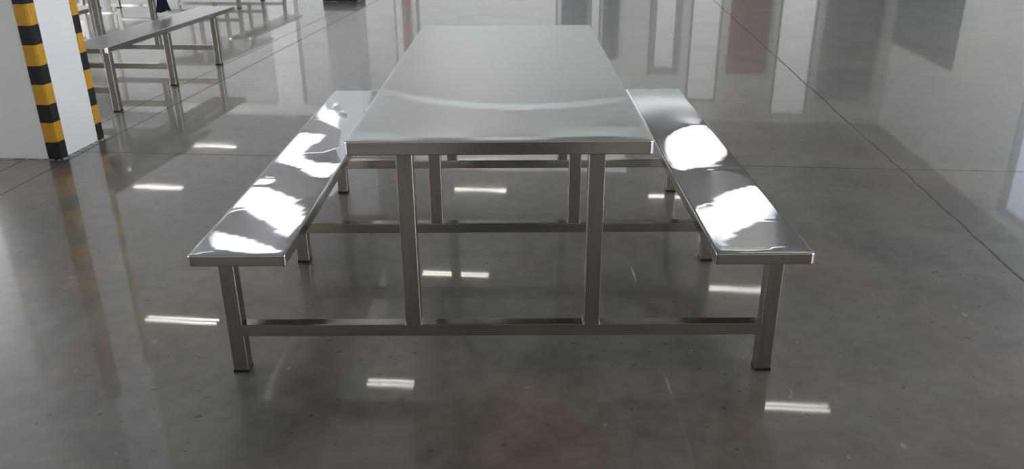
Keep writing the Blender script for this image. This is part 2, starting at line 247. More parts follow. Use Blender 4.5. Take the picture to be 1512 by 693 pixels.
  'R': (20, 120, [0,0,0,0,0,0,0,0,0,0,0,0,0,0,0,0,0,0,0,0,0,0,0,0,0,0,0,0,0,0,0,0,0,0,0,0,0,0,0,0,0,0,0,0,0,0,0,0,0,0,0,0,0,0,0,0,0,0,0,0,0,0,0,0,0,0,0,0,0,0,0,0,0,0,0,0,0,0,0,0,0,0,0,0,0,0,0,0,0,0,0,0,0,0,0,0,0,0,0,0,0,0,0,0,0,0,0,0,0,0,0,0,0,0,0,0,0,0,0,0,0,0,57,27,-6,-32,-52,-66,-74,-79,-82,-83,-82,-78,-73,-69,-66,-61,-56,-51,-46,-26,-7,-8,-31,-46,-54,-56,-57,-56,-55,-53,-50,-46,-42,-37,-31,-25,-18,-11,-3,5,13,21,27,43,35,26,19,-5,-20,-26,-26,-24,-22,-20,-17,-14,-11,-8,-5,-1,4,9,12,14,15,18,20,17,22,16,9,3,-2,-7,-10,-13,-15,-16,-17,-18,-18,-18,-18,-18,-18,-17,-17,-17,-16,-15,-14,-14,-13,-12,-12,-11,-10,-9,-9,-8,-7,-6,-6,-5,-5,-4,-4,-3,-3,-2,-2,-2,-1,-1,-1,-1,-1,0,0,0,0,62,33,4,-34,-68,-96,-117,-132,-142,-148,-150,-149,-145,-139,-131,-122,-113,-104,-94,-77,-42,-19,-47,-68,-82,-94,-99,-101,-102,-100,-97,-92,-85,-78,-69,-59,-47,-35,-21,-6,10,28,44,35,10,-9,-24,-33,-47,-57,-63,-66,-67,-65,-62,-59,-54,-49,-43,-36,-28,-19,-3,14,25,31,38,28,37,28,16,6,-3,-11,-17,-23,-26,-29,-32,-33,-34,-35,-35,-35,-34,-34,-33,-32,-31,-30,-28,-27,-26,-24,-23,-21,-20,-18,-17,-15,-14,-13,-11,-10,-9,-8,-7,-6,-5,-5,-4,-3,-3,-2,-2,-1,-1,-1,0,0,0,55,28,4,-28,-54,-91,-125,-152,-173,-187,-196,-201,-202,-198,-192,-183,-173,-160,-146,-135,-109,-70,-66,-84,-101,-115,-126,-132,-136,-137,-135,-131,-125,-117,-108,-97,-84,-69,-52,-34,-13,10,35,2,-17,-35,-52,-67,-77,-88,-98,-104,-108,-108,-107,-103,-99,-93,-86,-78,-68,-58,-42,-23,-5,15,39,29,45,34,22,9,-2,-12,-21,-28,-34,-39,-42,-45,-47,-48,-49,-49,-49,-48,-47,-46,-45,-43,-41,-39,-37,-35,-33,-31,-29,-27,-25,-23,-21,-19,-17,-15,-13,-12,-10,-9,-8,-7,-6,-5,-4,-3,-3,-2,-2,-1,-1,0,0,45,18,-5,-24,-44,-69,-108,-143,-174,-199,-217,-230,-238,-241,-239,-234,-225,-213,-200,-183,-167,-131,-87,-103,-118,-132,-144,-153,-159,-163,-163,-161,-157,-151,-143,-132,-120,-106,-89,-70,-50,-27,-5,-12,-35,-54,-72,-88,-102,-113,-122,-131,-138,-142,-143,-141,-137,-132,-125,-117,-108,-97,-84,-66,-47,-24,3,18,41,33,24,12,1,-10,-20,-29,-36,-43,-48,-52,-56,-58,-59,-60,-60,-60,-59,-58,-56,-54,-52,-50,-48,-45,-43,-40,-37,-35,-32,-29,-27,-24,-22,-19,-17,-15,-14,-12,-10,-9,-8,-6,-5,-4,-4,-3,-2,-1,-1,0,0,36,9,-14,-35,-51,-63,-86,-122,-157,-189,-215,-236,-252,-262,-267,-268,-264,-256,-244,-229,-210,-185,-138,-136,-142,-153,-162,-170,-176,-180,-182,-182,-180,-175,-169,-161,-150,-137,-122,-105,-86,-64,-40,-11,-42,-65,-84,-102,-117,-130,-142,-150,-158,-164,-168,-169,-168,-165,-159,-151,-142,-132,-120,-106,-88,-66,-43,-18,4,21,20,15,6,-4,-14,-24,-34,-42,-49,-55,-59,-63,-66,-67,-68,-68,-68,-67,-65,-64,-62,-59,-56,-54,-51,-48,-45,-41,-38,-35,-32,-29,-26,-23,-21,-18,-16,-14,-12,-11,-9,-8,-7,-5,-4,-3,-2,-2,-1,0,0,30,2,-22,-43,-61,-75,-86,-112,-130,-166,-197,-224,-246,-263,-275,-283,-286,-284,-277,-267,-252,-233,-207,-183,-178,-178,-181,-185,-188,-192,-194,-195,-193,-190,-185,-178,-169,-159,-146,-132,-114,-95,-73,-49,-54,-73,-92,-109,-126,-140,-152,-163,-172,-178,-183,-187,-188,-187,-184,-178,-171,-161,-150,-137,-122,-104,-83,-60,-37,-11,4,18,14,7,-3,-14,-26,-36,-45,-52,-59,-64,-67,-70,-72,-73,-73,-73,-72,-70,-69,-66,-63,-61,-57,-54,-51,-47,-44,-40,-37,-33,-30,-27,-24,-21,-19,-16,-14,-12,-10,-9,-7,-6,-5,-4,-3,-2,-1,0,0,27,-1,-27,-49,-67,-82,-95,-105,-114,-136,-173,-202,-228,-250,-267,-281,-290,-294,-294,-290,-281,-269,-253,-230,-215,-197,-197,-200,-203,-203,-203,-201,-199,-196,-191,-185,-177,-169,-158,-146,-132,-115,-96,-76,-53,-79,-99,-116,-133,-147,-159,-170,-179,-186,-192,-196,-199,-200,-199,-196,-190,-183,-173,-161,-147,-132,-114,-94,-73,-48,-19,4,17,24,12,-1,-14,-26,-36,-45,-53,-60,-65,-69,-72,-74,-75,-76,-76,-75,-73,-71,-68,-66,-62,-59,-55,-52,-48,-44,-40,-37,-33,-30,-26,-23,-21,-18,-16,-14,-12,-10,-8,-7,-5,-4,-3,-2,-1,0,0,29,-1,-28,-51,-71,-86,-99,-108,-115,-122,-148,-179,-206,-229,-250,-267,-280,-290,-295,-296,-293,-286,-276,-261,-237,-216,-202,-205,-208,-210,-210,-208,-204,-199,-192,-184,-176,-168,-158,-147,-135,-122,-105,-85,-65,-84,-105,-123,-139,-153,-165,-176,-185,-192,-198,-202,-204,-206,-206,-204,-201,-195,-187,-178,-165,-152,-136,-118,-99,-76,-50,-23,6,30,24,13,0,-12,-24,-34,-44,-52,-58,-64,-69,-72,-74,-76,-76,-76,-75,-74,-72,-69,-66,-62,-59,-55,-51,-47,-43,-39,-35,-32,-28,-25,-22,-19,-17,-14,-12,-10,-9,-7,-6,-5,-3,-2,-1,0,0,40,6,-23,-49,-70,-88,-102,-112,-119,-121,-122,-157,-184,-208,-229,-247,-262,-274,-283,-288,-290,-287,-281,-271,-256,-237,-212,-199,-204,-208,-209,-208,-205,-199,-192,-183,-173,-161,-148,-135,-124,-114,-103,-84,-63,-92,-111,-130,-146,-161,-172,-183,-192,-198,-203,-207,-209,-209,-209,-207,-204,-199,-194,-186,-176,-163,-149,-133,-115,-96,-73,-48,-20,9,29,25,15,4,-8,-20,-30,-40,-48,-55,-62,-67,-70,-73,-75,-75,-75,-74,-72,-70,-67,-64,-61,-57,-53,-49,-45,-41,-37,-33,-29,-26,-23,-20,-17,-15,-13,-11,-9,-8,-6,-5,-3,-2,-1,0,0,61,24,-10,-38,-63,-83,-100,-113,-121,-126,-126,-139,-168,-190,-210,-228,-243,-255,-265,-272,-276,-277,-274,-267,-258,-244,-226,-201,-190,-196,-200,-202,-200,-196,-189,-180,-168,-154,-139,-124,-107,-90,-73,-84,-67,-85,-112,-131,-149,-164,-178,-189,-199,-206,-211,-214,-216,-215,-214,-211,-206,-201,-194,-187,-178,-168,-155,-141,-125,-106,-87,-64,-38,-13,18,37,32,22,10,-2,-14,-25,-35,-44,-52,-59,-64,-68,-71,-72,-73,-73,-72,-70,-67,-64,-61,-57,-53,-49,-45,-41,-37,-33,-30,-26,-23,-20,-18,-15,-13,-11,-9,-8,-6,-5,-3,-2,-1,0,0,76,45,12,-19,-46,-70,-89,-105,-117,-124,-128,-130,-148,-173,-193,-210,-225,-237,-246,-253,-258,-260,-259,-255,-248,-238,-224,-207,-183,-174,-183,-188,-189,-188,-183,-174,-163,-149,-133,-114,-93,-70,-48,-80,-55,-72,-95,-122,-143,-162,-178,-191,-202,-211,-216,-221,-223,-223,-221,-217,-212,-205,-197,-188,-177,-166,-154,-142,-127,-110,-92,-71,-48,-24,4,34,50,41,29,17,5,-7,-19,-30,-40,-49,-56,-61,-65,-68,-69,-69,-69,-67,-65,-63,-60,-56,-52,-48,-45,-41,-37,-33,-29,-26,-23,-20,-17,-15,-13,-11,-9,-8,-6,-5,-3,-2,-1,0,0,65,73,40,7,-22,-47,-69,-88,-103,-114,-121,-126,-129,-150,-173,-192,-207,-219,-228,-235,-239,-241,-241,-238,-232,-223,-212,-197,-178,-151,-161,-169,-172,-174,-172,-166,-157,-145,-129,-111,-89,-64,-37,-51,-28,-52,-67,-95,-121,-145,-165,-182,-196,-208,-217,-224,-227,-228,-228,-225,-220,-213,-204,-194,-182,-169,-154,-140,-124,-108,-90,-71,-50,-27,-2,26,60,57,49,39,26,12,-2,-15,-28,-38,-46,-53,-58,-61,-64,-65,-65,-64,-62,-60,-57,-54,-50,-47,-43,-39,-35,-32,-28,-25,-22,-19,-17,-15,-12,-11,-9,-7,-6,-5,-3,-2,-1,0,0,64,109,71,38,8,-19,-43,-63,-80,-93,-103,-111,-115,-119,-146,-169,-187,-201,-211,-218,-222,-224,-223,-219,-214,-206,-195,-183,-167,-148,-137,-145,-151,-154,-155,-152,-146,-137,-124,-109,-90,-66,-41,-38,-11,-25,-47,-56,-84,-112,-136,-158,-177,-192,-206,-215,-223,-227,-229,-228,-225,-220,-212,-202,-190,-176,-161,-144,-126,-107,-88,-68,-47,-24,-1,24,50,73,71,63,49,32,15,-1,-15,-27,-36,-44,-50,-54,-57,-59,-59,-59,-57,-56,-53,-50,-47,-44,-40,-37,-33,-30,-27,-24,-21,-18,-16,-14,-12,-10,-8,-7,-5,-4,-3,-2,-1,0,0,73,134,100,68,38,12,-13,-34,-52,-66,-78,-86,-91,-96,-121,-144,-164,-180,-192,-200,-205,-207,-205,-203,-196,-188,-177,-164,-149,-131,-106,-117,-125,-130,-132,-132,-129,-123,-114,-101,-86,-68,-43,-40,-12,-14,-26,-27,-37,-67,-94,-119,-142,-162,-179,-194,-205,-213,-219,-222,-223,-221,-216,-209,-198,-185,-170,-153,-134,-114,-92,-69,-47,-23,2,28,54,82,98,88,70,50,30,12,-4,-17,-27,-35,-41,-46,-49,-51,-52,-52,-52,-50,-48,-46,-43,-40,-37,-33,-30,-27,-24,-21,-19,-17,-14,-12,-11,-9,-8,-6,-5,-4,-3,-2,-1,0,0,81,150,120,92,65,40,17,-3,-21,-36,-49,-58,-64,-66,-101,-119,-136,-152,-166,-177,-184,-188,-189,-186,-180,-171,-160,-146,-131,-113,-95,-86,-94,-100,-104,-105,-104,-100,-94,-84,-72,-53,-40,-44,-16,-17,-21,-19,-12,-25,-49,-74,-97,-119,-138,-156,-172,-185,-195,-202,-207,-210,-209,-206,-200,-190,-178,-163,-145,-125,-102,-78,-53,-26,0,27,56,85,118,107,86,62,41,21,5,-8,-19,-27,-33,-38,-42,-44,-45,-45,-45,-44,-42,-40,-37,-35,-32,-29,-26,-24,-21,-19,-17,-14,-13,-11,-9,-8,-7,-5,-4,-3,-2,-2,-1,0,0,80,147,126,101,81,61,41,23,7,-7,-19,-28,-34,-39,-85,-95,-106,-119,-132,-144,-155,-163,-166,-166,-162,-155,-145,-132,-115,-96,-75,-50,-61,-68,-73,-75,-75,-72,-67,-60,-46,-38,-43,-47,-19,-21,-23,-22,-14,-10,-18,-32,-54,-73,-92,-111,-127,-142,-155,-167,-176,-183,-186,-188,-187,-183,-176,-166,-153,-136,-116,-92,-65,-38,-8,21,51,83,114,110,91,67,45,26,11,-2,-12,-19,-25,-30,-33,-36,-37,-37,-37,-36,-35,-33,-31,-29,-27,-24,-22,-20,-18,-16,-14,-12,-10,-9,-8,-7,-5,-5,-4,-3,-2,-1,-1,0,0,77,125,111,93,76,61,47,38,27,17,8,0,-6,-8,-61,-72,-79,-87,-96,-107,-117,-126,-133,-137,-137,-134,-126,-115,-101,-81,-61,-37,-30,-36,-41,-43,-43,-41,-36,-27,-22,-32,-41,-45,-19,-21,-24,-24,-21,-14,-7,-5,-17,-35,-51,-66,-81,-95,-108,-120,-130,-139,-147,-153,-156,-157,-156,-152,-145,-135,-121,-104,-82,-55,-25,7,41,74,109,105,86,63,43,26,13,2,-7,-13,-18,-22,-25,-27,-28,-28,-28,-28,-27,-25,-24,-22,-21,-19,-17,-15,-14,-12,-11,-9,-8,-7,-6,-5,-4,-3,-3,-2,-2,-1,-1,0,0,60,83,80,70,59,48,39,32,24,20,20,19,18,17,-25,-44,-53,-58,-63,-69,-76,-83,-91,-96,-100,-102,-98,-92,-82,-67,-47,-23,4,-5,-13,-15,-14,-11,-6,-1,-11,-23,-33,-39,-14,-16,-20,-22,-23,-20,-11,-1,10,-1,-17,-31,-42,-51,-62,-72,-82,-90,-97,-103,-108,-113,-116,-118,-116,-112,-106,-97,-85,-68,-46,-17,19,57,93,87,69,50,34,21,11,3,-3,-8,-12,-15,-17,-18,-19,-19,-19,-19,-18,-17,-16,-15,-14,-13,-12,-10,-9,-8,-7,-6,-6,-5,-4,-3,-3,-2,-2,-1,-1,-1,0,0,0,35,42,41,37,32,27,22,18,14,12,11,10,12,12,-7,-23,-26,-29,-32,-35,-37,-40,-44,-49,-54,-55,-56,-55,-50,-43,-31,-14,16,6,-3,-3,-1,1,3,3,-4,-11,-18,-20,-4,-8,-11,-13,-14,-15,-13,-7,11,5,0,-1,-13,-20,-24,-30,-36,-42,-47,-51,-55,-58,-60,-62,-64,-66,-64,-62,-58,-52,-43,-29,-10,21,67,55,40,28,19,12,6,2,-1,-4,-6,-7,-8,-9,-10,-10,-10,-10,-9,-9,-8,-8,-7,-6,-6,-5,-5,-4,-4,-3,-3,-2,-2,-2,-1,-1,-1,-1,-1,0,0,0,0,0,0,0,0,0,0,0,0,0,0,0,0,0,0,0,0,0,0,0,0,0,0,0,0,0,0,0,0,0,0,0,0,0,0,0,0,0,0,0,0,0,0,0,0,0,0,0,0,0,0,0,0,0,0,0,0,0,0,0,0,0,0,0,0,0,0,0,0,0,0,0,0,0,0,0,0,0,0,0,0,0,0,0,0,0,0,0,0,0,0,0,0,0,0,0,0,0,0,0,0,0,0,0,0,0,0,0,0,0,0,0,0,0,0,0,0,0,0,0,0]),
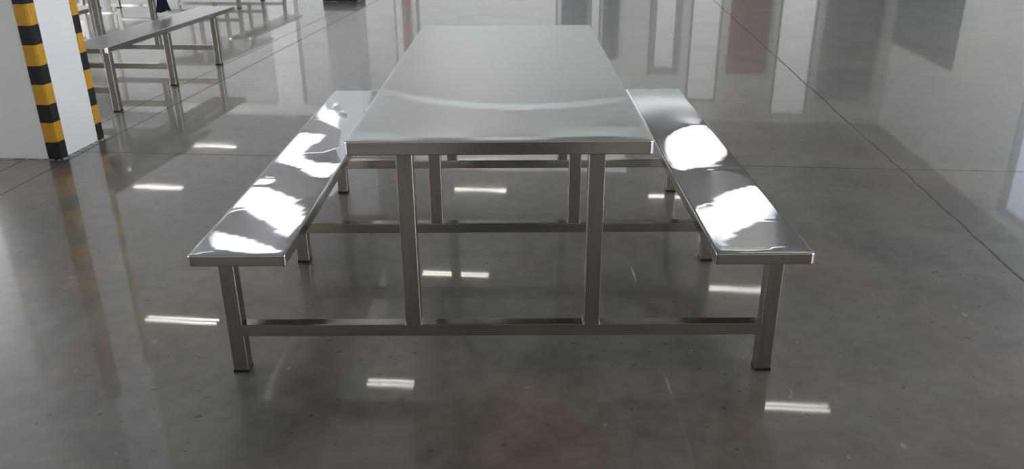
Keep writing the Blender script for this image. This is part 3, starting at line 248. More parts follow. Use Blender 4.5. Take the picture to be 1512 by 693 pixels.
  'T': (30, 110, [0,0,0,0,0,0,0,0,0,0,0,0,0,0,0,0,0,0,0,0,0,0,0,0,0,0,0,0,0,0,0,0,0,0,0,0,0,0,0,0,0,0,0,0,0,0,0,0,0,0,0,0,0,0,0,0,0,0,0,0,0,0,0,0,0,0,0,0,0,0,0,0,0,0,0,0,0,0,0,0,0,0,0,0,0,0,0,0,0,0,0,0,0,0,0,0,0,0,0,0,0,0,0,0,0,0,0,0,0,0,0,0,70,-2,-64,-122,-183,-245,-251,-155,-101,-71,-51,-38,-29,-22,-17,-13,-9,-6,-4,-2,0,1,1,1,1,3,11,33,70,18,-54,-101,-143,-187,-175,-117,-84,-64,-51,-43,-36,-31,-28,-24,-22,-20,-18,-16,-15,-13,-12,-11,-10,-9,-9,-8,-7,-7,-6,-6,-5,-5,-5,-4,-4,-4,-3,-3,-3,-3,-3,-2,-2,-2,-2,-2,-2,-2,-1,-1,-1,-1,-1,-1,-1,-1,-1,-1,-1,-1,-1,-1,0,0,0,0,0,0,0,0,0,0,0,0,0,0,0,0,0,0,0,72,-18,-105,-193,-292,-334,-268,-202,-150,-112,-85,-64,-49,-37,-28,-20,-13,-7,-3,2,5,7,8,6,2,-3,-4,33,6,-83,-155,-206,-271,-284,-222,-174,-139,-113,-95,-80,-69,-61,-53,-48,-43,-38,-35,-32,-29,-26,-24,-22,-20,-19,-17,-16,-15,-14,-13,-12,-11,-10,-9,-9,-8,-7,-7,-6,-6,-5,-5,-5,-4,-4,-4,-4,-3,-3,-3,-3,-2,-2,-2,-2,-2,-2,-2,-1,-1,-1,-1,-1,-1,-1,-1,-1,-1,-1,-1,0,0,0,0,0,0,0,0,0,0,0,0,60,-37,-134,-232,-331,-364,-276,-212,-163,-126,-98,-75,-57,-43,-31,-20,-11,-3,4,11,16,20,22,21,12,-14,-11,-39,-129,-216,-298,-319,-287,-267,-235,-202,-172,-148,-128,-111,-97,-86,-77,-69,-62,-56,-51,-46,-42,-39,-35,-32,-30,-28,-25,-23,-22,-20,-19,-17,-16,-15,-14,-13,-12,-11,-10,-9,-9,-8,-8,-7,-7,-6,-6,-5,-5,-5,-4,-4,-4,-3,-3,-3,-3,-3,-2,-2,-2,-2,-2,-2,-1,-1,-1,-1,-1,-1,-1,-1,-1,-1,0,0,0,0,0,0,0,0,0,48,-54,-153,-257,-315,-271,-224,-182,-147,-118,-93,-72,-55,-39,-26,-14,-3,7,17,26,34,41,48,55,63,-9,-103,-178,-262,-350,-380,-341,-307,-277,-249,-221,-195,-172,-152,-135,-120,-108,-97,-87,-79,-72,-65,-60,-55,-50,-46,-42,-39,-36,-33,-31,-28,-26,-24,-22,-21,-19,-18,-17,-15,-14,-13,-12,-12,-11,-10,-9,-9,-8,-7,-7,-6,-6,-6,-5,-5,-4,-4,-4,-4,-3,-3,-3,-3,-2,-2,-2,-2,-2,-2,-1,-1,-1,-1,-1,-1,-1,-1,-1,0,0,0,0,0,0,0,40,-74,-157,-179,-184,-174,-156,-135,-114,-94,-76,-58,-43,-28,-15,-2,10,23,34,46,57,67,77,85,13,-93,-194,-288,-382,-418,-382,-347,-316,-287,-260,-235,-212,-190,-171,-154,-139,-126,-114,-103,-94,-86,-78,-72,-66,-61,-56,-51,-47,-44,-40,-37,-35,-32,-30,-28,-26,-24,-22,-20,-19,-18,-16,-15,-14,-13,-12,-11,-11,-10,-9,-8,-8,-7,-7,-6,-6,-5,-5,-5,-4,-4,-4,-3,-3,-3,-3,-3,-2,-2,-2,-2,-2,-1,-1,-1,-1,-1,-1,-1,-1,0,0,0,0,0,0,79,28,-22,-59,-80,-90,-90,-84,-75,-64,-51,-38,-25,-12,1,15,28,42,56,71,85,98,106,32,-78,-186,-291,-393,-436,-406,-376,-347,-319,-293,-268,-245,-223,-203,-185,-169,-153,-140,-128,-117,-107,-98,-90,-83,-76,-70,-65,-60,-55,-51,-47,-44,-40,-37,-35,-32,-30,-28,-26,-24,-22,-21,-19,-18,-17,-15,-14,-13,-12,-12,-11,-10,-9,-9,-8,-7,-7,-6,-6,-6,-5,-5,-4,-4,-4,-3,-3,-3,-3,-3,-2,-2,-2,-2,-2,-1,-1,-1,-1,-1,-1,-1,0,0,0,0,0,219,154,85,34,0,-22,-34,-38,-37,-32,-24,-14,-3,8,21,34,48,63,80,99,121,135,59,-55,-168,-279,-388,-437,-416,-393,-368,-343,-319,-295,-273,-252,-232,-213,-196,-180,-165,-151,-139,-128,-117,-108,-100,-92,-85,-78,-72,-67,-62,-57,-53,-49,-46,-42,-39,-36,-34,-31,-29,-27,-25,-23,-22,-20,-19,-17,-16,-15,-14,-13,-12,-11,-11,-10,-9,-8,-8,-7,-7,-6,-6,-5,-5,-5,-4,-4,-4,-3,-3,-3,-3,-2,-2,-2,-2,-2,-1,-1,-1,-1,-1,-1,0,0,0,0,0,281,224,151,96,55,27,9,-1,-4,-3,2,10,19,31,43,55,69,83,99,125,172,100,-19,-139,-258,-372,-428,-417,-400,-380,-359,-338,-317,-296,-275,-256,-237,-220,-203,-188,-173,-160,-148,-136,-126,-116,-108,-99,-92,-85,-79,-73,-68,-63,-58,-54,-50,-47,-43,-40,-37,-35,-32,-30,-28,-26,-24,-22,-21,-19,-18,-17,-16,-14,-13,-13,-12,-11,-10,-9,-9,-8,-8,-7,-6,-6,-6,-5,-5,-4,-4,-4,-3,-3,-3,-3,-2,-2,-2,-2,-2,-1,-1,-1,-1,-1,0,0,0,0,0,305,254,183,128,86,57,38,26,21,21,25,32,42,53,66,79,91,100,103,100,110,47,-89,-219,-352,-417,-417,-405,-389,-371,-352,-333,-313,-294,-276,-258,-240,-224,-208,-193,-179,-166,-154,-143,-133,-123,-114,-106,-98,-91,-84,-78,-73,-67,-63,-58,-54,-50,-47,-43,-40,-37,-35,-32,-30,-28,-26,-24,-23,-21,-20,-18,-17,-16,-15,-14,-13,-12,-11,-10,-9,-9,-8,-8,-7,-7,-6,-6,-5,-5,-4,-4,-4,-3,-3,-3,-3,-2,-2,-2,-2,-1,-1,-1,-1,-1,-1,0,0,0,0,299,249,182,131,95,69,52,42,38,39,44,52,64,77,92,108,122,131,127,139,82,-39,-165,-289,-410,-464,-428,-403,-383,-364,-346,-328,-310,-292,-275,-258,-242,-226,-211,-197,-184,-171,-159,-148,-138,-128,-119,-111,-103,-95,-89,-82,-77,-71,-66,-62,-57,-53,-50,-46,-43,-40,-37,-35,-32,-30,-28,-26,-24,-22,-21,-19,-18,-17,-16,-15,-14,-13,-12,-11,-10,-9,-9,-8,-8,-7,-6,-6,-6,-5,-5,-4,-4,-4,-3,-3,-3,-3,-2,-2,-2,-2,-1,-1,-1,-1,-1,0,0,0,0,252,203,147,108,82,64,53,48,48,51,59,69,83,100,119,142,168,193,210,129,11,-113,-239,-362,-427,-423,-408,-391,-373,-356,-339,-322,-305,-289,-273,-257,-242,-227,-213,-199,-186,-174,-162,-151,-141,-132,-123,-114,-106,-99,-92,-86,-80,-74,-69,-64,-60,-56,-52,-48,-45,-42,-39,-36,-34,-31,-29,-27,-25,-24,-22,-20,-19,-18,-16,-15,-14,-13,-12,-11,-11,-10,-9,-9,-8,-7,-7,-6,-6,-5,-5,-5,-4,-4,-4,-3,-3,-3,-2,-2,-2,-2,-1,-1,-1,-1,-1,0,0,0,0,82,98,76,61,52,47,45,47,51,59,69,83,99,119,143,173,215,274,205,82,-45,-177,-316,-389,-403,-402,-392,-379,-364,-348,-332,-316,-301,-285,-270,-255,-240,-226,-213,-199,-187,-175,-164,-153,-143,-134,-125,-116,-109,-101,-94,-88,-82,-76,-71,-66,-62,-57,-54,-50,-46,-43,-40,-38,-35,-33,-30,-28,-26,-24,-23,-21,-20,-18,-17,-16,-15,-14,-13,-12,-11,-10,-10,-9,-8,-8,-7,-7,-6,-6,-5,-5,-4,-4,-4,-3,-3,-3,-2,-2,-2,-2,-1,-1,-1,-1,-1,0,0,0,0,-3,-48,-12,6,17,25,33,41,51,62,76,92,110,131,154,182,218,265,185,51,-85,-221,-360,-428,-412,-398,-384,-370,-355,-340,-326,-311,-296,-281,-266,-252,-238,-224,-211,-199,-187,-175,-164,-154,-144,-135,-126,-118,-110,-103,-96,-89,-83,-78,-72,-67,-63,-59,-55,-51,-47,-44,-41,-38,-36,-33,-31,-29,-27,-25,-23,-22,-20,-19,-18,-16,-15,-14,-13,-12,-11,-11,-10,-9,-8,-8,-7,-7,-6,-6,-5,-5,-5,-4,-4,-3,-3,-3,-3,-2,-2,-2,-2,-1,-1,-1,-1,0,0,0,0,-29,-90,-56,-29,-9,8,22,36,49,64,81,98,118,139,159,178,190,226,166,23,-117,-254,-384,-442,-413,-393,-377,-362,-348,-333,-319,-304,-290,-276,-262,-248,-235,-222,-209,-197,-185,-174,-163,-153,-144,-134,-126,-118,-110,-103,-96,-90,-84,-78,-73,-68,-63,-59,-55,-51,-48,-45,-42,-39,-36,-34,-31,-29,-27,-25,-24,-22,-21,-19,-18,-17,-15,-14,-13,-12,-12,-11,-10,-9,-9,-8,-7,-7,-6,-6,-5,-5,-5,-4,-4,-4,-3,-3,-3,-2,-2,-2,-2,-1,-1,-1,-1,0,0,0,0,-40,-106,-75,-47,-23,-3,15,32,49,66,84,104,126,149,172,191,199,210,139,-6,-150,-297,-380,-395,-390,-379,-367,-354,-340,-326,-312,-298,-284,-271,-257,-244,-231,-218,-206,-194,-183,-172,-161,-151,-142,-133,-125,-117,-109,-102,-95,-89,-83,-78,-73,-68,-63,-59,-55,-51,-48,-45,-42,-39,-36,-34,-31,-29,-27,-25,-24,-22,-21,-19,-18,-17,-15,-14,-13,-12,-12,-11,-10,-9,-9,-8,-7,-7,-6,-6,-5,-5,-5,-4,-4,-4,-3,-3,-3,-2,-2,-2,-2,-1,-1,-1,-1,0,0,0,0,-42,-109,-79,-51,-27,-6,14,32,49,68,87,109,133,161,193,235,290,221,99,-35,-174,-318,-391,-387,-380,-370,-358,-346,-333,-319,-306,-292,-278,-265,-251,-238,-226,-213,-201,-190,-179,-168,-158,-149,-139,-131,-123,-115,-107,-101,-94,-88,-82,-77,-72,-67,-63,-58,-54,-51,-47,-44,-41,-38,-36,-33,-31,-29,-27,-25,-24,-22,-20,-19,-18,-17,-15,-14,-13,-12,-12,-11,-10,-9,-9,-8,-7,-7,-6,-6,-5,-5,-5,-4,-4,-4,-3,-3,-3,-2,-2,-2,-2,-1,-1,-1,-1,0,0,0,0,-39,-104,-73,-45,-21,-1,17,34,51,69,89,110,135,164,199,243,296,218,88,-46,-184,-326,-396,-386,-375,-364,-352,-339,-326,-313,-299,-285,-272,-258,-245,-232,-220,-208,-196,-185,-174,-164,-154,-145,-136,-127,-119,-112,-105,-98,-92,-86,-80,-75,-70,-65,-61,-57,-53,-50,-46,-43,-40,-38,-35,-33,-31,-29,-27,-25,-23,-22,-20,-19,-17,-16,-15,-14,-13,-12,-11,-11,-10,-9,-8,-8,-7,-7,-6,-6,-5,-5,-5,-4,-4,-3,-3,-3,-3,-2,-2,-2,-2,-1,-1,-1,-1,0,0,0,0,-27,-86,-52,-25,-5,11,26,40,54,70,87,107,130,156,188,228,281,213,90,-42,-181,-322,-392,-382,-371,-359,-347,-334,-320,-307,-293,-279,-265,-252,-239,-226,-213,-201,-190,-179,-168,-158,-149,-140,-131,-123,-115,-108,-101,-95,-89,-83,-77,-72,-68,-63,-59,-55,-52,-48,-45,-42,-39,-37,-34,-32,-30,-28,-26,-24,-22,-21,-19,-18,-17,-16,-15,-14,-13,-12,-11,-10,-10,-9,-8,-8,-7,-7,-6,-6,-5,-5,-4,-4,-4,-3,-3,-3,-2,-2,-2,-2,-1,-1,-1,-1,-1,0,0,0,0,-1,-43,-8,11,22,30,38,47,57,69,84,100,119,140,161,178,184,192,120,-23,-165,-308,-380,-376,-368,-356,-344,-330,-315,-301,-286,-272,-258,-244,-231,-218,-206,-194,-183,-172,-161,-152,-142,-134,-125,-118,-110,-103,-97,-90,-85,-79,-74,-69,-65,-60,-56,-53,-49,-46,-43,-40,-37,-35,-33,-30,-28,-26,-25,-23,-21,-20,-19,-17,-16,-15,-14,-13,-12,-11,-11,-10,-9,-8,-8,-7,-7,-6,-6,-5,-5,-5,-4,-4,-4,-3,-3,-3,-2,-2,-2,-2,-1,-1,-1,-1,-1,0,0,0,0,81,100,80,67,59,53,51,53,58,66,77,91,108,125,143,158,167,196,137,-4,-143,-285,-365,-378,-371,-357,-342,-327,-311,-295,-280,-265,-250,-236,-222,-209,-197,-185,-174,-163,-153,-144,-135,-127,-119,-111,-104,-97,-91,-85,-80,-75,-70,-65,-61,-57,-53,-50,-47,-43,-41,-38,-35,-33,-31,-29,-27,-25,-23,-22,-20,-19,-18,-16,-15,-14,-13,-12,-12,-11,-10,-9,-9,-8,-7,-7,-6,-6,-6,-5,-5,-4,-4,-4,-3,-3,-3,-3,-2,-2,-2,-2,-1,-1,-1,-1,-1,0,0,0,0,249,206,155,117,90,71,59,54,54,58,67,80,95,113,134,157,187,227,149,19,-112,-242,-365,-420,-387,-362,-342,-323,-306,-289,-272,-256,-241,-226,-212,-199,-187,-175,-164,-154,-144,-135,-126,-118,-111,-104,-97,-91,-85,-80,-74,-70,-65,-61,-57,-53,-50,-46,-43,-40,-38,-35,-33,-31,-29,-27,-25,-23,-22,-20,-19,-18,-16,-15,-14,-13,-12,-12,-11,-10,-9,-9,-8,-7,-7,-6,-6,-6,-5,-5,-4,-4,-4,-3,-3,-3,-3,-2,-2,-2,-2,-1,-1,-1,-1,-1,-1,0,0,0,0,303,262,199,147,107,77,57,45,41,44,52,64,79,98,120,146,182,231,164,48,-78,-207,-339,-402,-380,-359,-338,-319,-299,-281,-263,-246,-230,-215,-201,-188,-175,-164,-153,-143,-134,-125,-117,-109,-102,-95,-89,-83,-78,-73,-68,-64,-60,-56,-52,-49,-45,-43,-40,-37,-35,-32,-30,-28,-26,-25,-23,-21,-20,-19,-17,-16,-15,-14,-13,-12,-11,-11,-10,-9,-9,-8,-7,-7,-6,-6,-5,-5,-5,-4,-4,-4,-3,-3,-3,-3,-2,-2,-2,-2,-2,-1,-1,-1,-1,-1,0,0,0,0,0,331,293,221,155,102,63,37,22,18,21,30,43,59,77,98,120,140,151,164,100,-31,-162,-294,-363,-367,-353,-333,-312,-292,-272,-252,-234,-218,-202,-187,-174,-162,-151,-140,-131,-122,-114,-106,-99,-92,-86,-81,-75,-70,-66,-61,-57,-54,-50,-47,-44,-41,-38,-36,-33,-31,-29,-27,-25,-24,-22,-21,-19,-18,-17,-16,-15,-14,-13,-12,-11,-10,-10,-9,-8,-8,-7,-7,-6,-6,-5,-5,-5,-4,-4,-4,-3,-3,-3,-3,-2,-2,-2,-2,-2,-1,-1,-1,-1,-1,-1,0,0,0,0,0,363,323,227,136,71,25,-6,-20,-20,-12,1,18,36,55,76,98,121,150,194,128,15,-105,-226,-341,-393,-358,-330,-306,-282,-260,-239,-220,-202,-186,-171,-158,-146,-135,-126,-117,-108,-101,-94,-87,-81,-76,-71,-66,-62,-58,-54,-50,-47,-44,-41,-38,-36,-33,-31,-29,-27,-25,-24,-22,-21,-19,-18,-17,-16,-15,-14,-13,-12,-11,-10,-10,-9,-8,-8,-7,-7,-6,-6,-5,-5,-5,-4,-4,-4,-3,-3,-3,-3,-2,-2,-2,-2,-2,-2,-1,-1,-1,-1,-1,-1,-1,0,0,0,0,0,466,362,226,97,5,-44,-85,-89,-74,-53,-31,-9,12,33,54,74,95,114,125,140,82,-43,-165,-287,-346,-341,-322,-297,-271,-246,-222,-202,-183,-167,-152,-140,-128,-118,-109,-101,-93,-87,-80,-75,-70,-65,-61,-56,-53,-49,-46,-43,-40,-37,-35,-33,-30,-28,-27,-25,-23,-22,-20,-19,-18,-16,-15,-14,-13,-12,-12,-11,-10,-9,-9,-8,-8,-7,-7,-6,-6,-5,-5,-5,-4,-4,-4,-3,-3,-3,-3,-2,-2,-2,-2,-2,-2,-1,-1,-1,-1,-1,-1,-1,-1,0,0,0,0,0,0,451,345,212,98,2,-83,-166,-196,-136,-93,-59,-32,-8,13,34,54,74,97,128,179,118,13,-95,-202,-305,-352,-327,-292,-257,-226,-200,-178,-159,-143,-130,-118,-107,-98,-90,-83,-77,-71,-66,-61,-57,-53,-49,-46,-43,-40,-37,-35,-33,-30,-28,-27,-25,-23,-22,-20,-19,-18,-16,-15,-14,-13,-12,-12,-11,-10,-9,-9,-8,-8,-7,-7,-6,-6,-5,-5,-5,-4,-4,-4,-3,-3,-3,-3,-3,-2,-2,-2,-2,-2,-2,-1,-1,-1,-1,-1,-1,-1,-1,-1,0,0,0,0,0,0,0,322,269,162,67,-21,-106,-190,-220,-155,-108,-72,-44,-20,-1,17,34,50,67,83,95,125,82,-21,-123,-222,-317,-352,-283,-234,-197,-169,-147,-129,-115,-103,-93,-84,-76,-70,-64,-59,-55,-51,-47,-44,-40,-38,-35,-33,-30,-28,-26,-25,-23,-22,-20,-19,-18,-16,-15,-14,-13,-12,-12,-11,-10,-9,-9,-8,-8,-7,-7,-6,-6,-5,-5,-5,-4,-4,-4,-4,-3,-3,-3,-3,-2,-2,-2,-2,-2,-2,-2,-1,-1,-1,-1,-1,-1,-1,-1,-1,-1,0,0,0,0,0,0,0,0,0,170,143,89,26,-44,-127,-182,-166,-129,-93,-64,-41,-23,-7,6,18,29,40,49,57,63,94,53,-45,-141,-237,-263,-223,-182,-150,-125,-107,-92,-81,-72,-64,-58,-52,-48,-44,-40,-37,-34,-32,-29,-27,-25,-24,-22,-21,-19,-18,-17,-16,-15,-14,-13,-12,-11,-10,-10,-9,-8,-8,-7,-7,-6,-6,-6,-5,-5,-5,-4,-4,-4,-3,-3,-3,-3,-3,-2,-2,-2,-2,-2,-2,-2,-1,-1,-1,-1,-1,-1,-1,-1,-1,-1,-1,-1,0,0,0,0,0,0,0,0,0,0,0,0,118,77,41,7,-32,-76,-129,-151,-94,-61,-41,-26,-15,-7,1,7,13,18,23,27,31,35,67,29,-51,-111,-163,-158,-113,-86,-69,-57,-48,-42,-37,-33,-29,-27,-24,-22,-20,-19,-17,-16,-15,-14,-13,-12,-11,-10,-10,-9,-8,-8,-7,-7,-6,-6,-6,-5,-5,-5,-4,-4,-4,-3,-3,-3,-3,-3,-2,-2,-2,-2,-2,-2,-2,-1,-1,-1,-1,-1,-1,-1,-1,-1,-1,-1,-1,-1,-1,-1,0,0,0,0,0,0,0,0,0,0,0,0,0,0,0,0,0,0,0,0,0,0,0,0,0,0,0,0,0,0,0,0,0,0,0,0,0,0,0,0,0,0,0,0,0,0,0,0,0,0,0,0,0,0,0,0,0,0,0,0,0,0,0,0,0,0,0,0,0,0,0,0,0,0,0,0,0,0,0,0,0,0,0,0,0,0,0,0,0,0,0,0,0,0,0,0,0,0,0,0,0,0,0,0,0,0,0,0,0,0,0,0,0,0,0,0,0,0,0,0,0,0,0,0,0,0,0,0,0]),
}
def no_dents(us, vs): return np.zeros((len(us), len(vs)))
def dents_from(key):
    nx, ny, q = DENT[key]; q = np.array(q, float).reshape(nx + 1, ny + 1)*1e-5
    def f(us, vs):
        # smooth (Catmull-Rom) reading of the coarse height grid
        def interp(a, t, n):
            p = t*n; i = np.clip(np.floor(p).astype(int), 0, n - 1); u = (p - i).reshape(-1, *([1]*(a.ndim - 1)))
            g = lambda k: a[np.clip(i + k, 0, n)]
            return 0.5*(2*g(0) + (g(1) - g(-1))*u + (2*g(-1) - 5*g(0) + 4*g(1) - g(2))*u**2 + (3*g(0) - g(-1) - 3*g(1) + g(2))*u**3)
        return interp(interp(q, us, nx).T, vs, ny).T
    return f
seat_l, seat_r, top_d = dents_from('L'), dents_from('R'), dents_from('T')
def gentle(seed, amp):
    rr = random.Random(seed); ph = [(rr.uniform(0, 6.28), rr.uniform(0.5, 2.4), rr.uniform(3, 11), rr.uniform(0.5, 1)) for _ in range(5)]
    def f(us, vs):
        U, W = np.meshgrid(us, vs, indexing='ij'); h = np.zeros_like(U)
        for p, a, b, w in ph: h += w*np.sin(a*U*3 + b*W*2 + p)
        return amp*h*np.clip(16*U*(1-U)*W*(1-W)*3, 0, 1)
    return f

# ------------------------------------------------------------------ canteen table sets
YF = (0.0, 0.8200, 1.6430)
def table_set(loc, rz, label, tx=0.0, zb=0.405, bi=0.6345, bo=0.921, by0=-0.006, blen=2.153, xl=0.8162, dents=None, fine=True):
    root = empty('canteen_table', (loc[0], loc[1], 0), rz)
    tag(root, label, 'table', 'stainless steel canteen tables with attached benches')
    dl, dr, dt = dents or (gentle(1, .0004), gentle(2, .0004), gentle(3, .0004))
    nx, ny = (40, 240) if fine else (8, 40)
    tt, bt, zbar, bh, lw, xp = 0.0405, 0.0355, 0.1690, 0.0400, 0.0470, 0.2715
    sheets = [link('tabletop', slab(-0.4295, 0.4295, -0.006, 2.099, 0.75, tt, nx*2 if fine else 8, ny if fine else 20, dt), M_TOP, root, True)]
    sheets.append(link('bench_seat', slab(-bo, -bi, by0, by0 + blen, zb, bt, nx, ny, dl), M_SEAT if fine else M_SATIN, root, True)); sheets[-1]['label'] = 'long polished steel bench seat on the left'
    sheets.append(link('bench_seat', slab(bi, bo, by0, by0 + blen, zb, bt, nx, ny, dr), M_SEAT if fine else M_SATIN, root, True)); sheets[-1]['label'] = 'long polished steel bench seat on the right'
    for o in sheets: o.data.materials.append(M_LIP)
    for y in YF:
        for s in (-1, 1):
            x = s*xl
            lg = link('bench_leg', tube_z(bmesh.new(), x-lw/2, x+lw/2, y, y+lw, 0.010, zb-bt+0.001), M_TUBE, root)
            c = bmesh.new(); box(c, x-lw/2-0.0008, x+lw/2+0.0008, y-0.0008, y+lw+0.0008, 0.0, 0.0105, 0.0015)
            link('foot_cap', c, M_CAP, lg)['label'] = 'black plastic foot cap'
            x = s*xp + tx
            ps = link('table_post', tube_z(bmesh.new(), x-0.0235, x+0.0235, y, y+lw, zbar-0.0005, 0.75-tt+0.001), M_TUBE, root)
            if fine:
                w = bmesh.new()
                rr = random.Random(int(1000*y) + s)
                path = [(x-0.0235+0.047*k/9, y+lw+0.0005) for k in range(10)] + [(x+0.024, y+lw-lw*k/9) for k in range(10)] + [(x-0.024, y+lw-lw*k/9) for k in range(10)]
                for px, py in path:
                    bmesh.ops.create_icosphere(w, subdivisions=1, radius=rr.uniform(.0022, .0036), matrix=Matrix.Translation((px, py, zbar + rr.uniform(-.0005, .001))))
                link('weld_seam', w, M_WELD, ps)
        link('crossbar', tube_z(bmesh.new(), -xl+lw/2-0.001, xl-lw/2+0.001, y, y+0.040, zbar-bh, zbar, 0.003, 'x'), M_BAR, root)
    return root

table_set((0, 0), 0, 'stainless steel canteen table with two fixed benches, standing alone in the middle', tx=0.004, dents=(seat_l, seat_r, top_d))
RB = -math.radians(5.3)
BGK = dict(zb=0.435, bi=0.475, bo=0.795, by0=0.0, blen=2.13, xl=0.795, fine=False)
table_set((-3.489, 3.381), RB, 'stainless steel canteen table behind the white column, only its bench and legs in view', **BGK)
gx = lambda a, b: GW(a, b)
FK = dict(fine=False)
table_set(gx(-5.08, 8.35), -A, 'far stainless steel canteen table, its legs beyond the rear bench at the top edge', **FK)
table_set(gx(-7.05, 8.1), -A, 'far stainless steel canteen table in the second row left, mostly above the frame', **FK)

# navy cloth hanging from the rear table's edge
def cloth():
    bm = bmesh.new(); nu, nv = 16, 22
    V = []
    for k in range(nv + 1):
        t = k/nv; z = 0.755 - t*0.285
        row = []
        for i in range(nu + 1):
            s = i/nu - 0.5
            w = 0.085 + 0.075*t**3
            fold = 0.008*math.sin(s*17 + 0.6)*(0.4 + t)
            row.append(bm.verts.new((0.450 + fold + 0.008*t + 0.02*t**4*s, 1.50 + s*w*1.25, z + 0.006*math.sin(s*9)*t)))
        V.append(row)
    for k in range(nv):
        for i in range(nu): bm.faces.new((V[k][i], V[k][i+1], V[k+1][i+1], V[k+1][i]))
    top = [bm.verts.new((0.30, v.co.y, 0.757)) for v in V[0]]
    for i in range(nu): bm.faces.new((top[i], top[i+1], V[0][i+1], V[0][i]))
    bmesh.ops.solidify(bm, geom=bm.faces[:], thickness=0.006)
    return bm
tag(link('folded_cloth', cloth(), M_NAVY, None, True, (-3.489, 3.381, 0), RB), 'dark navy cloth hanging over the edge of the rear canteen table', 'cloth')

# ------------------------------------------------------------------ columns
def column(gx0, gy0, w, d, label, base=False):
    x, y = GW(gx0, gy0)                       # right front corner
    root = empty('column', (x, y, 0), -A); tag(root, label, 'column', None, 'structure')
    bm = box(bmesh.new(), -w, 0, 0, d, 0, CEIL, 0.006, 2); link('column_shaft', bm, M_WHITE, root)
    for cx, cy, sx, sy in () if base else ((0, 0, -1, 1), (0, d, -1, -1), (-w, 0, 1, 1), (-w, d, 1, -1)):
        # L-shaped rubber guard wrapped round the corner
        g = 0.068; t = 0.004; b = bmesh.new(); ch = 0.006
        prof = [(cx+sx*g, cy), (cx+sx*g, cy-sy*t), (cx+sx*ch, cy-sy*t), (cx-sx*t, cy+sy*ch), (cx-sx*t, cy+sy*g), (cx, cy+sy*g), (cx, cy+sy*.001), (cx+sx*.001, cy)]
        lo = [b.verts.new((p[0], p[1], 0.002)) for p in prof]; hi = [b.verts.new((p[0], p[1], 1.6)) for p in prof]
        n = len(prof)
        for i in range(n): b.faces.new((lo[i], lo[(i+1) % n], hi[(i+1) % n], hi[i]))
        b.faces.new(lo[::-1]); b.faces.new(hi)
        link('corner_guard', b, M_HAZ, root)['label'] = 'black and yellow banded corner guard'
    if base:
        b = box(bmesh.new(), -w-.006, .006, -.012, d+.006, 0.0, 0.12, .003); link('skirting', b, M_CAP, root)
    rr = random.Random(3); b = bmesh.new()
    for k in range(60):
        t = rr.random()
        if k % 2: p = (0.006 + rr.uniform(-.004, .010), t*d)
        else: p = (-t*w, -0.006 + rr.uniform(-.006, .004))
        bmesh.ops.create_icosphere(b, subdivisions=1, radius=rr.uniform(.004, .011),
            matrix=Matrix.Translation((p[0], p[1], 0.001)) @ Matrix.Diagonal((rr.uniform(.8, 2.2), rr.uniform(.8, 2.2), .5, 1)))
    link('mortar_crumbs', b, M_MORTAR, root)['kind'] = 'stuff'
    return root
column(-2.708, 2.00, 0.47, 0.45, 'white square column with black and yellow corner guards at the left edge')
column(-2.91, 9.10, 0.46, 0.45, 'far white column with dark skirting, its foot at the top of the view', True)

# ------------------------------------------------------------------ hall shell
GX0, GX1, GY0, GY1 = -15.0, 8.8, -11.0, 22.0
def shell(name, m, x0, x1, y0, y1, z0, z1, label, cat):
    o = link(name, box(bmesh.new(), x0, x1, y0, y1, z0, z1), m, None, False, (0, 0, 0), -A)
    return tag(o, label, cat, None, 'structure')
fl = bmesh.new()
c = [GW(GX0-.3, GY0-.3), GW(GX1+.3, GY0-.3), GW(GX1+.3, GY1+.3), GW(GX0-.3, GY1+.3)]
lo = [fl.verts.new((p[0], p[1], -0.2)) for p in c]; hi = [fl.verts.new((p[0], p[1], 0)) for p in c]
for i in range(4): fl.faces.new((lo[i], lo[(i+1) % 4], hi[(i+1) % 4], hi[i]))
fl.faces.new(lo[::-1]); fl.faces.new(hi)
tag(link('floor', fl, M_FLOOR), 'polished grey concrete floor with saw-cut joints', 'floor', None, 'structure')

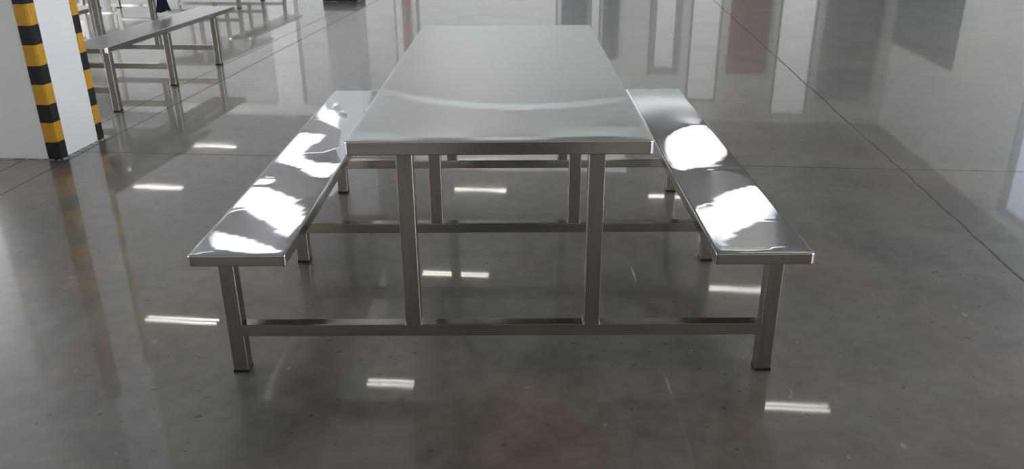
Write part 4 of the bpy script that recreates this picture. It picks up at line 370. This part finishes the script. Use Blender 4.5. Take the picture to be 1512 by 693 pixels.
def wall_with_holes(name, m, u0, u1, holes, along, fixed, label):
    """wall slab along gx ('x') or gy ('y') with rectangular openings (a0, a1, z0, z1)"""
    bm = bmesh.new(); cuts = sorted(holes)
    def add(a0, a1, z0, z1):
        if a1 - a0 < 1e-4 or z1 - z0 < 1e-4: return
        f0, f1 = fixed
        if along == 'x': box(bm, a0, a1, f0, f1, z0, z1)
        else: box(bm, f0, f1, a0, a1, z0, z1)
    p = u0
    for a0, a1, z0, z1 in cuts:
        add(p, a0, 0, CEIL); add(a0, a1, 0, z0); add(a0, a1, z1, CEIL); p = a1
    add(p, u1, 0, CEIL)
    o = link(name, bm, m, None, False, (0, 0, 0), -A)
    return tag(o, label, 'wall', None, 'structure')
WN = [0]
def window(a0, a1, z0, z1, along, fixed, pane, label, bars=1, fw=0.09, gfix=None):
    WN[0] += 1
    f0, f1 = fixed
    bm = bmesh.new(); mid = (f0 + f1)/2
    def add(p0, p1, q0, q1, d0, d1, B):
        if along == 'x': box(B, p0, p1, d0, d1, q0, q1, .004, 1)
        else: box(B, d0, d1, p0, p1, q0, q1, .004, 1)
    add(a0, a0+fw, z0, z1, f0+.02, f1-.02, bm); add(a1-fw, a1, z0, z1, f0+.02, f1-.02, bm)
    add(a0+fw, a1-fw, z0, z0+fw, f0+.02, f1-.02, bm); add(a0+fw, a1-fw, z1-fw, z1, f0+.02, f1-.02, bm)
    o = link('window_%d' % WN[0], bm, M_FRAME, None, False, (0, 0, 0), -A)
    tag(o, label, 'window', None, 'structure')
    g = bmesh.new(); add(a0+fw*.8, a1-fw*.8, z0+fw*.8, z1-fw*.8, mid-.01, mid+.01, g)
    link('pane', g, pane, o)
    for k in range(bars):
        b = bmesh.new(); t = a0 + (a1-a0)*(k+1)/(bars+1); add(t-.03, t+.03, z0+fw, z1-fw, mid-.035, mid+.035, b); link('mullion', b, M_FRAME, o)
    return o
FX = (GY1, GY1 + 0.3)
far = [(-14.2, -9.2, .4, 4.7), (-8.4, -5.35, .4, 4.7), (-4.75, -0.62, .4, 4.7), (0.28, .62, 0.3, 4.4), (2.0, 2.92, 0.9, 3.62), (5.62, 6.68, .3, 4.8), (3.15, 4.05, .6, 4.4)]
wall_with_holes('wall_far', M_WALL, GX0-.3, GX1+.3, far, 'x', FX, 'white far wall of the hall with tall windows')
for n, (a0, a1, z0, z1) in enumerate(far):
    window(a0, a1, z0, z1, 'x', FX, G_DAY, 'tall daylight window in the far wall, number %s from the left' % ['one','two','three','four','six','eight','seven'][n], 0, 0.07 if n != 4 else 0.2)
def panel_door(name, m, a0, a1, z1, along, f, label):
    bm = bmesh.new()
    def add(p0, p1, q0, q1, d0, d1, bev=.004):
        if along == 'x': box(bm, p0, p1, d0, d1, q0, q1, bev, 1)
        else: box(bm, d0, d1, p0, p1, q0, q1, bev, 1)
    add(a0, a1, 0, z1, f-.06, f-.001)
    n = max(2, int(z1/.35))
    for k in range(n): add(a0+.08, a1-.08, .05 + k*(z1-.1)/n + .03, .05 + (k+1)*(z1-.1)/n - .03, f-.085, f-.055)
    return tag(link(name, bm, m, None, False, (0, 0, 0), -A), label, 'door', None, 'structure')
panel_door('door_1', M_RED, 4.25, 5.35, 3.55, 'x', GY1, 'dull red panelled door in the far wall')
panel_door('door_2', M_GREY, 6.85, 8.35, 4.3, 'x', GY1, 'grey green panelled door at the right end of the far wall')
panel_door('door_3', M_BLUE, -0.52, 0.22, 2.75, 'x', GY1, 'narrow dark blue door in the far wall')
panel_door('door_4', M_BLUE, 0.66, 1.10, 3.2, 'x', GY1, 'slim dark blue panel door beside the narrow window')
panel_door('door_5', M_RED, -5.16, -4.94, 3.3, 'x', GY1, 'slim dull red post panel in the far wall')
RX = (GX1, GX1 + 0.3)
right = [(10.4, 14.5, .25, 4.8), (3.2, 9.2, .9, 4.6), (-4.6, 1.4, .9, 4.6)]
wall_with_holes('wall_right', M_WALL, GY0, GY1, right, 'y', RX, 'white right wall of the hall with wide windows')
for n, (a0, a1, z0, z1) in enumerate(right):
    window(a0, a1, z0, z1, 'y', RX, (G_BLUE, G_SIDE, G_SIDE)[n], ['wide daylight window farthest along the right wall', 'wide daylight window midway along the right wall', 'wide daylight window nearest along the right wall'][n], 3)
bm = bmesh.new(); box(bm, GX1-.08, GX1-.001, 17.9, 21.9, 0, 2.6, .005)
for k in range(24): box(bm, GX1-.1, GX1-.07, 17.95, 21.85, .03 + k*.107, .115 + k*.107, .01, 1)
tag(link('door_6', bm, M_BLUE, None, False, (0, 0, 0), -A), 'dark blue slatted shutter door in the right wall', 'door', None, 'structure')
LX = (GX0 - .3, GX0)
left = [(-8, 0, .9, 4.6), (3, 10, .9, 4.6), (13, 20, .9, 4.6)]  # openings out of view, added to fill the hall with light
wall_with_holes('wall_left', M_WALL, GY0, GY1, left, 'y', LX, 'white left wall of the hall with added wide windows')
for n, (a0, a1, z0, z1) in enumerate(left):
    window(a0, a1, z0, z1, 'y', LX, (G_SIDE, G_FILL_LEFT, G_FILL_LEFT)[n], ['added wide fill window nearest along the left wall', 'added wide fill window midway along the left wall', 'added wide fill window farthest along the left wall'][n], 4)
BX = (GY0 - .3, GY0)
back = [(-12, -7, 2.2, 4.6), (-5, 0, 2.2, 4.6), (2, 7, 2.2, 4.6)]  # unseen openings added for fill from behind
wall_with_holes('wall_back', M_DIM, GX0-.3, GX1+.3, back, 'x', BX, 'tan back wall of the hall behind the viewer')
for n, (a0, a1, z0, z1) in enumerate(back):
    window(a0, a1, z0, z1, 'x', BX, G_BACK, ['added high warm fill window in the back wall at left', 'added high warm fill window in the back wall in the middle', 'added high warm fill window in the back wall at right'][n], 2)

# roof with openings for unseen glowing panels, added for the steel to reflect
GLOW_PANELS = [(-6.75, -5.25, 11.15, 12.65), (-6.90, -5.40, 14.85, 16.35), (-7.05, -5.55, 18.55, 20.05), (2.50, 3.65, 12.05, 13.20), (2.35, 3.50, 16.0, 17.1), (-4.2, 1.35, 17.0, 21.6), (1.45, 3.6, 19.9, 21.6)]
def roof():
    bm = bmesh.new(); xs = sorted({GX0-.3, GX1+.3, *[v for s in GLOW_PANELS for v in s[:2]]}); ys = sorted({GY0-.3, GY1+.3, *[v for s in GLOW_PANELS for v in s[2:]]})
    for i in range(len(xs)-1):
        for j in range(len(ys)-1):
            cx, cy = (xs[i]+xs[i+1])/2, (ys[j]+ys[j+1])/2
            if any(s[0] < cx < s[1] and s[2] < cy < s[3] for s in GLOW_PANELS): continue
            box(bm, xs[i], xs[i+1], ys[j], ys[j+1], CEIL, CEIL + .2)
    return bm
tag(link('ceiling', roof(), M_CEIL, None, False, (0, 0, 0), -A), 'flat grey ceiling of the hall', 'ceiling', None, 'structure')
for n, (a0, a1, b0, b1) in enumerate(GLOW_PANELS):
    WN[0] += 1; bm = bmesh.new()
    f = .05
    box(bm, a0, a0+f, b0, b1, CEIL+.01, CEIL+.19); box(bm, a1-f, a1, b0, b1, CEIL+.01, CEIL+.19)
    box(bm, a0+f, a1-f, b0, b0+f, CEIL+.01, CEIL+.19); box(bm, a0+f, a1-f, b1-f, b1, CEIL+.01, CEIL+.19)
    o = link('window_%d' % WN[0], bm, M_HOUS, None, False, (0, 0, 0), -A)
    tag(o, ['left row of added roof glow panels, nearest one', 'left row of added roof glow panels, middle one', 'left row of added roof glow panels, farthest one', 'right row of added roof glow panels, nearer one', 'right row of added roof glow panels, farther one', 'wide added roof glow sheet between the two panel rows', 'short added roof glow sheet at the far right'][n], 'window', None, 'structure')
    g = bmesh.new(); box(g, a0+f, a1-f, b0+f, b1-f, CEIL+.03, CEIL+.05); link('pane', g, G_ROOF_GLOW if n < 5 else G_GLOW_SHEET, o)

# ------------------------------------------------------------------ ceiling lights
def light_proto():
    root = empty('ceiling_light', (0, 0, CEIL - 0.055), -A)
    b = bmesh.new(); box(b, -.62, .62, -.090, .090, .02, .055, .006); link('housing', b, M_HOUS, root)
    for s in (-1, 1):
        b = bmesh.new()
        bmesh.ops.create_cone(b, cap_ends=True, segments=8, radius1=.011, radius2=.011, depth=1.19, matrix=Matrix.Translation((0, s*.050, 0.0)) @ Matrix.Rotation(math.pi/2, 4, 'Y'))
        link('tube', b, G_TUBE, root)
        for e in (-1, 1):
            b = box(bmesh.new(), e*.606-.010, e*.606+.010, s*.050-.018, s*.050+.018, -.018, .022, .003, 1)
            link('lamp_holder', b, M_HOUS, root)
    return root
LP = light_proto()
def place_light(x, y, label, first=[True]):
    if first[0]:
        o = LP; first[0] = False
    else:
        o = LP.copy(); COL.objects.link(o)
        for ch in LP.children:
            c = ch.copy(); COL.objects.link(c); c.parent = o
    o.location = (x, y, CEIL - 0.055)
    tag(o, label, 'ceiling light', 'twin tube ceiling lights')
LAB = 'ceiling tube light mirrored in the floor '
for x, y, t in ((-5.33, 9.37, 'left of the table near its front left leg'), (-1.45, 7.50, 'just in front of the table crossbar'), (3.56, 6.93, 'right of the front right bench leg'),
                (3.85, 10.40, 'beneath the right bench, inside its front leg'), (-1.05, 11.05, 'between the two front table posts'), (-0.78, 15.5, 'between the middle table posts'),
                (-8.1, 19.1, 'behind the left bench near the rear bench'), (-8.3, 15.8, 'left of the left bench, above the other one'), (3.60, 15.0, 'under the right bench near its rear leg'),
                (-1.9, 3.3, 'none, hung above the camera side of the table'), (3.2, 3.0, 'none, hung over the near right floor'), (-5.8, 4.6, 'none, hung over the near left floor')):  # last three are unseen tubes added to light the scene
    place_light(x, y, (LAB + t) if not t.startswith('none') else 'added twin tube fill light ' + t[6:])

# ------------------------------------------------------------------ world, camera, output
w = bpy.data.worlds.new('World'); S.world = w; w.use_nodes = True
w.node_tree.nodes['Background'].inputs[0].default_value = (0.6, 0.7, 0.8, 1); w.node_tree.nodes['Background'].inputs[1].default_value = 0.3
X, Y, Z, yaw, pit, rol, f = 0.0488, -2.1956, 1.3908, -0.0063, -0.3986, -0.0068, 1208.64
fw = Vector((math.sin(yaw)*math.cos(pit), math.cos(yaw)*math.cos(pit), math.sin(pit)))
r = Vector((math.cos(yaw), -math.sin(yaw), 0)); u = r.cross(fw)
cr, sr = math.cos(rol), math.sin(rol)
r2 = r*cr + u*sr; u2 = u*cr - r*sr
cam = bpy.data.cameras.new('camera'); co = bpy.data.objects.new('camera', cam); COL.objects.link(co)
co.matrix_world = Matrix(((r2.x, u2.x, -fw.x, X), (r2.y, u2.y, -fw.y, Y), (r2.z, u2.z, -fw.z, Z), (0, 0, 0, 1)))
cam.sensor_fit = 'HORIZONTAL'; cam.sensor_width = 36; cam.lens = f*36/1512; cam.clip_start = 0.05; cam.clip_end = 200
S.camera = co
vs = S.view_settings
S.display_settings.display_device = 'sRGB'
vs.view_transform = 'Standard'; vs.look = 'None'; vs.exposure = 0.0; vs.gamma = 1.0; vs.use_curve_mapping = False

S.cycles.use_denoising = True
S.cycles.sample_clamp_indirect = 2.5
S.cycles.sample_clamp_direct = 5.0
S.cycles.max_bounces = 10
S.cycles.use_light_tree = True
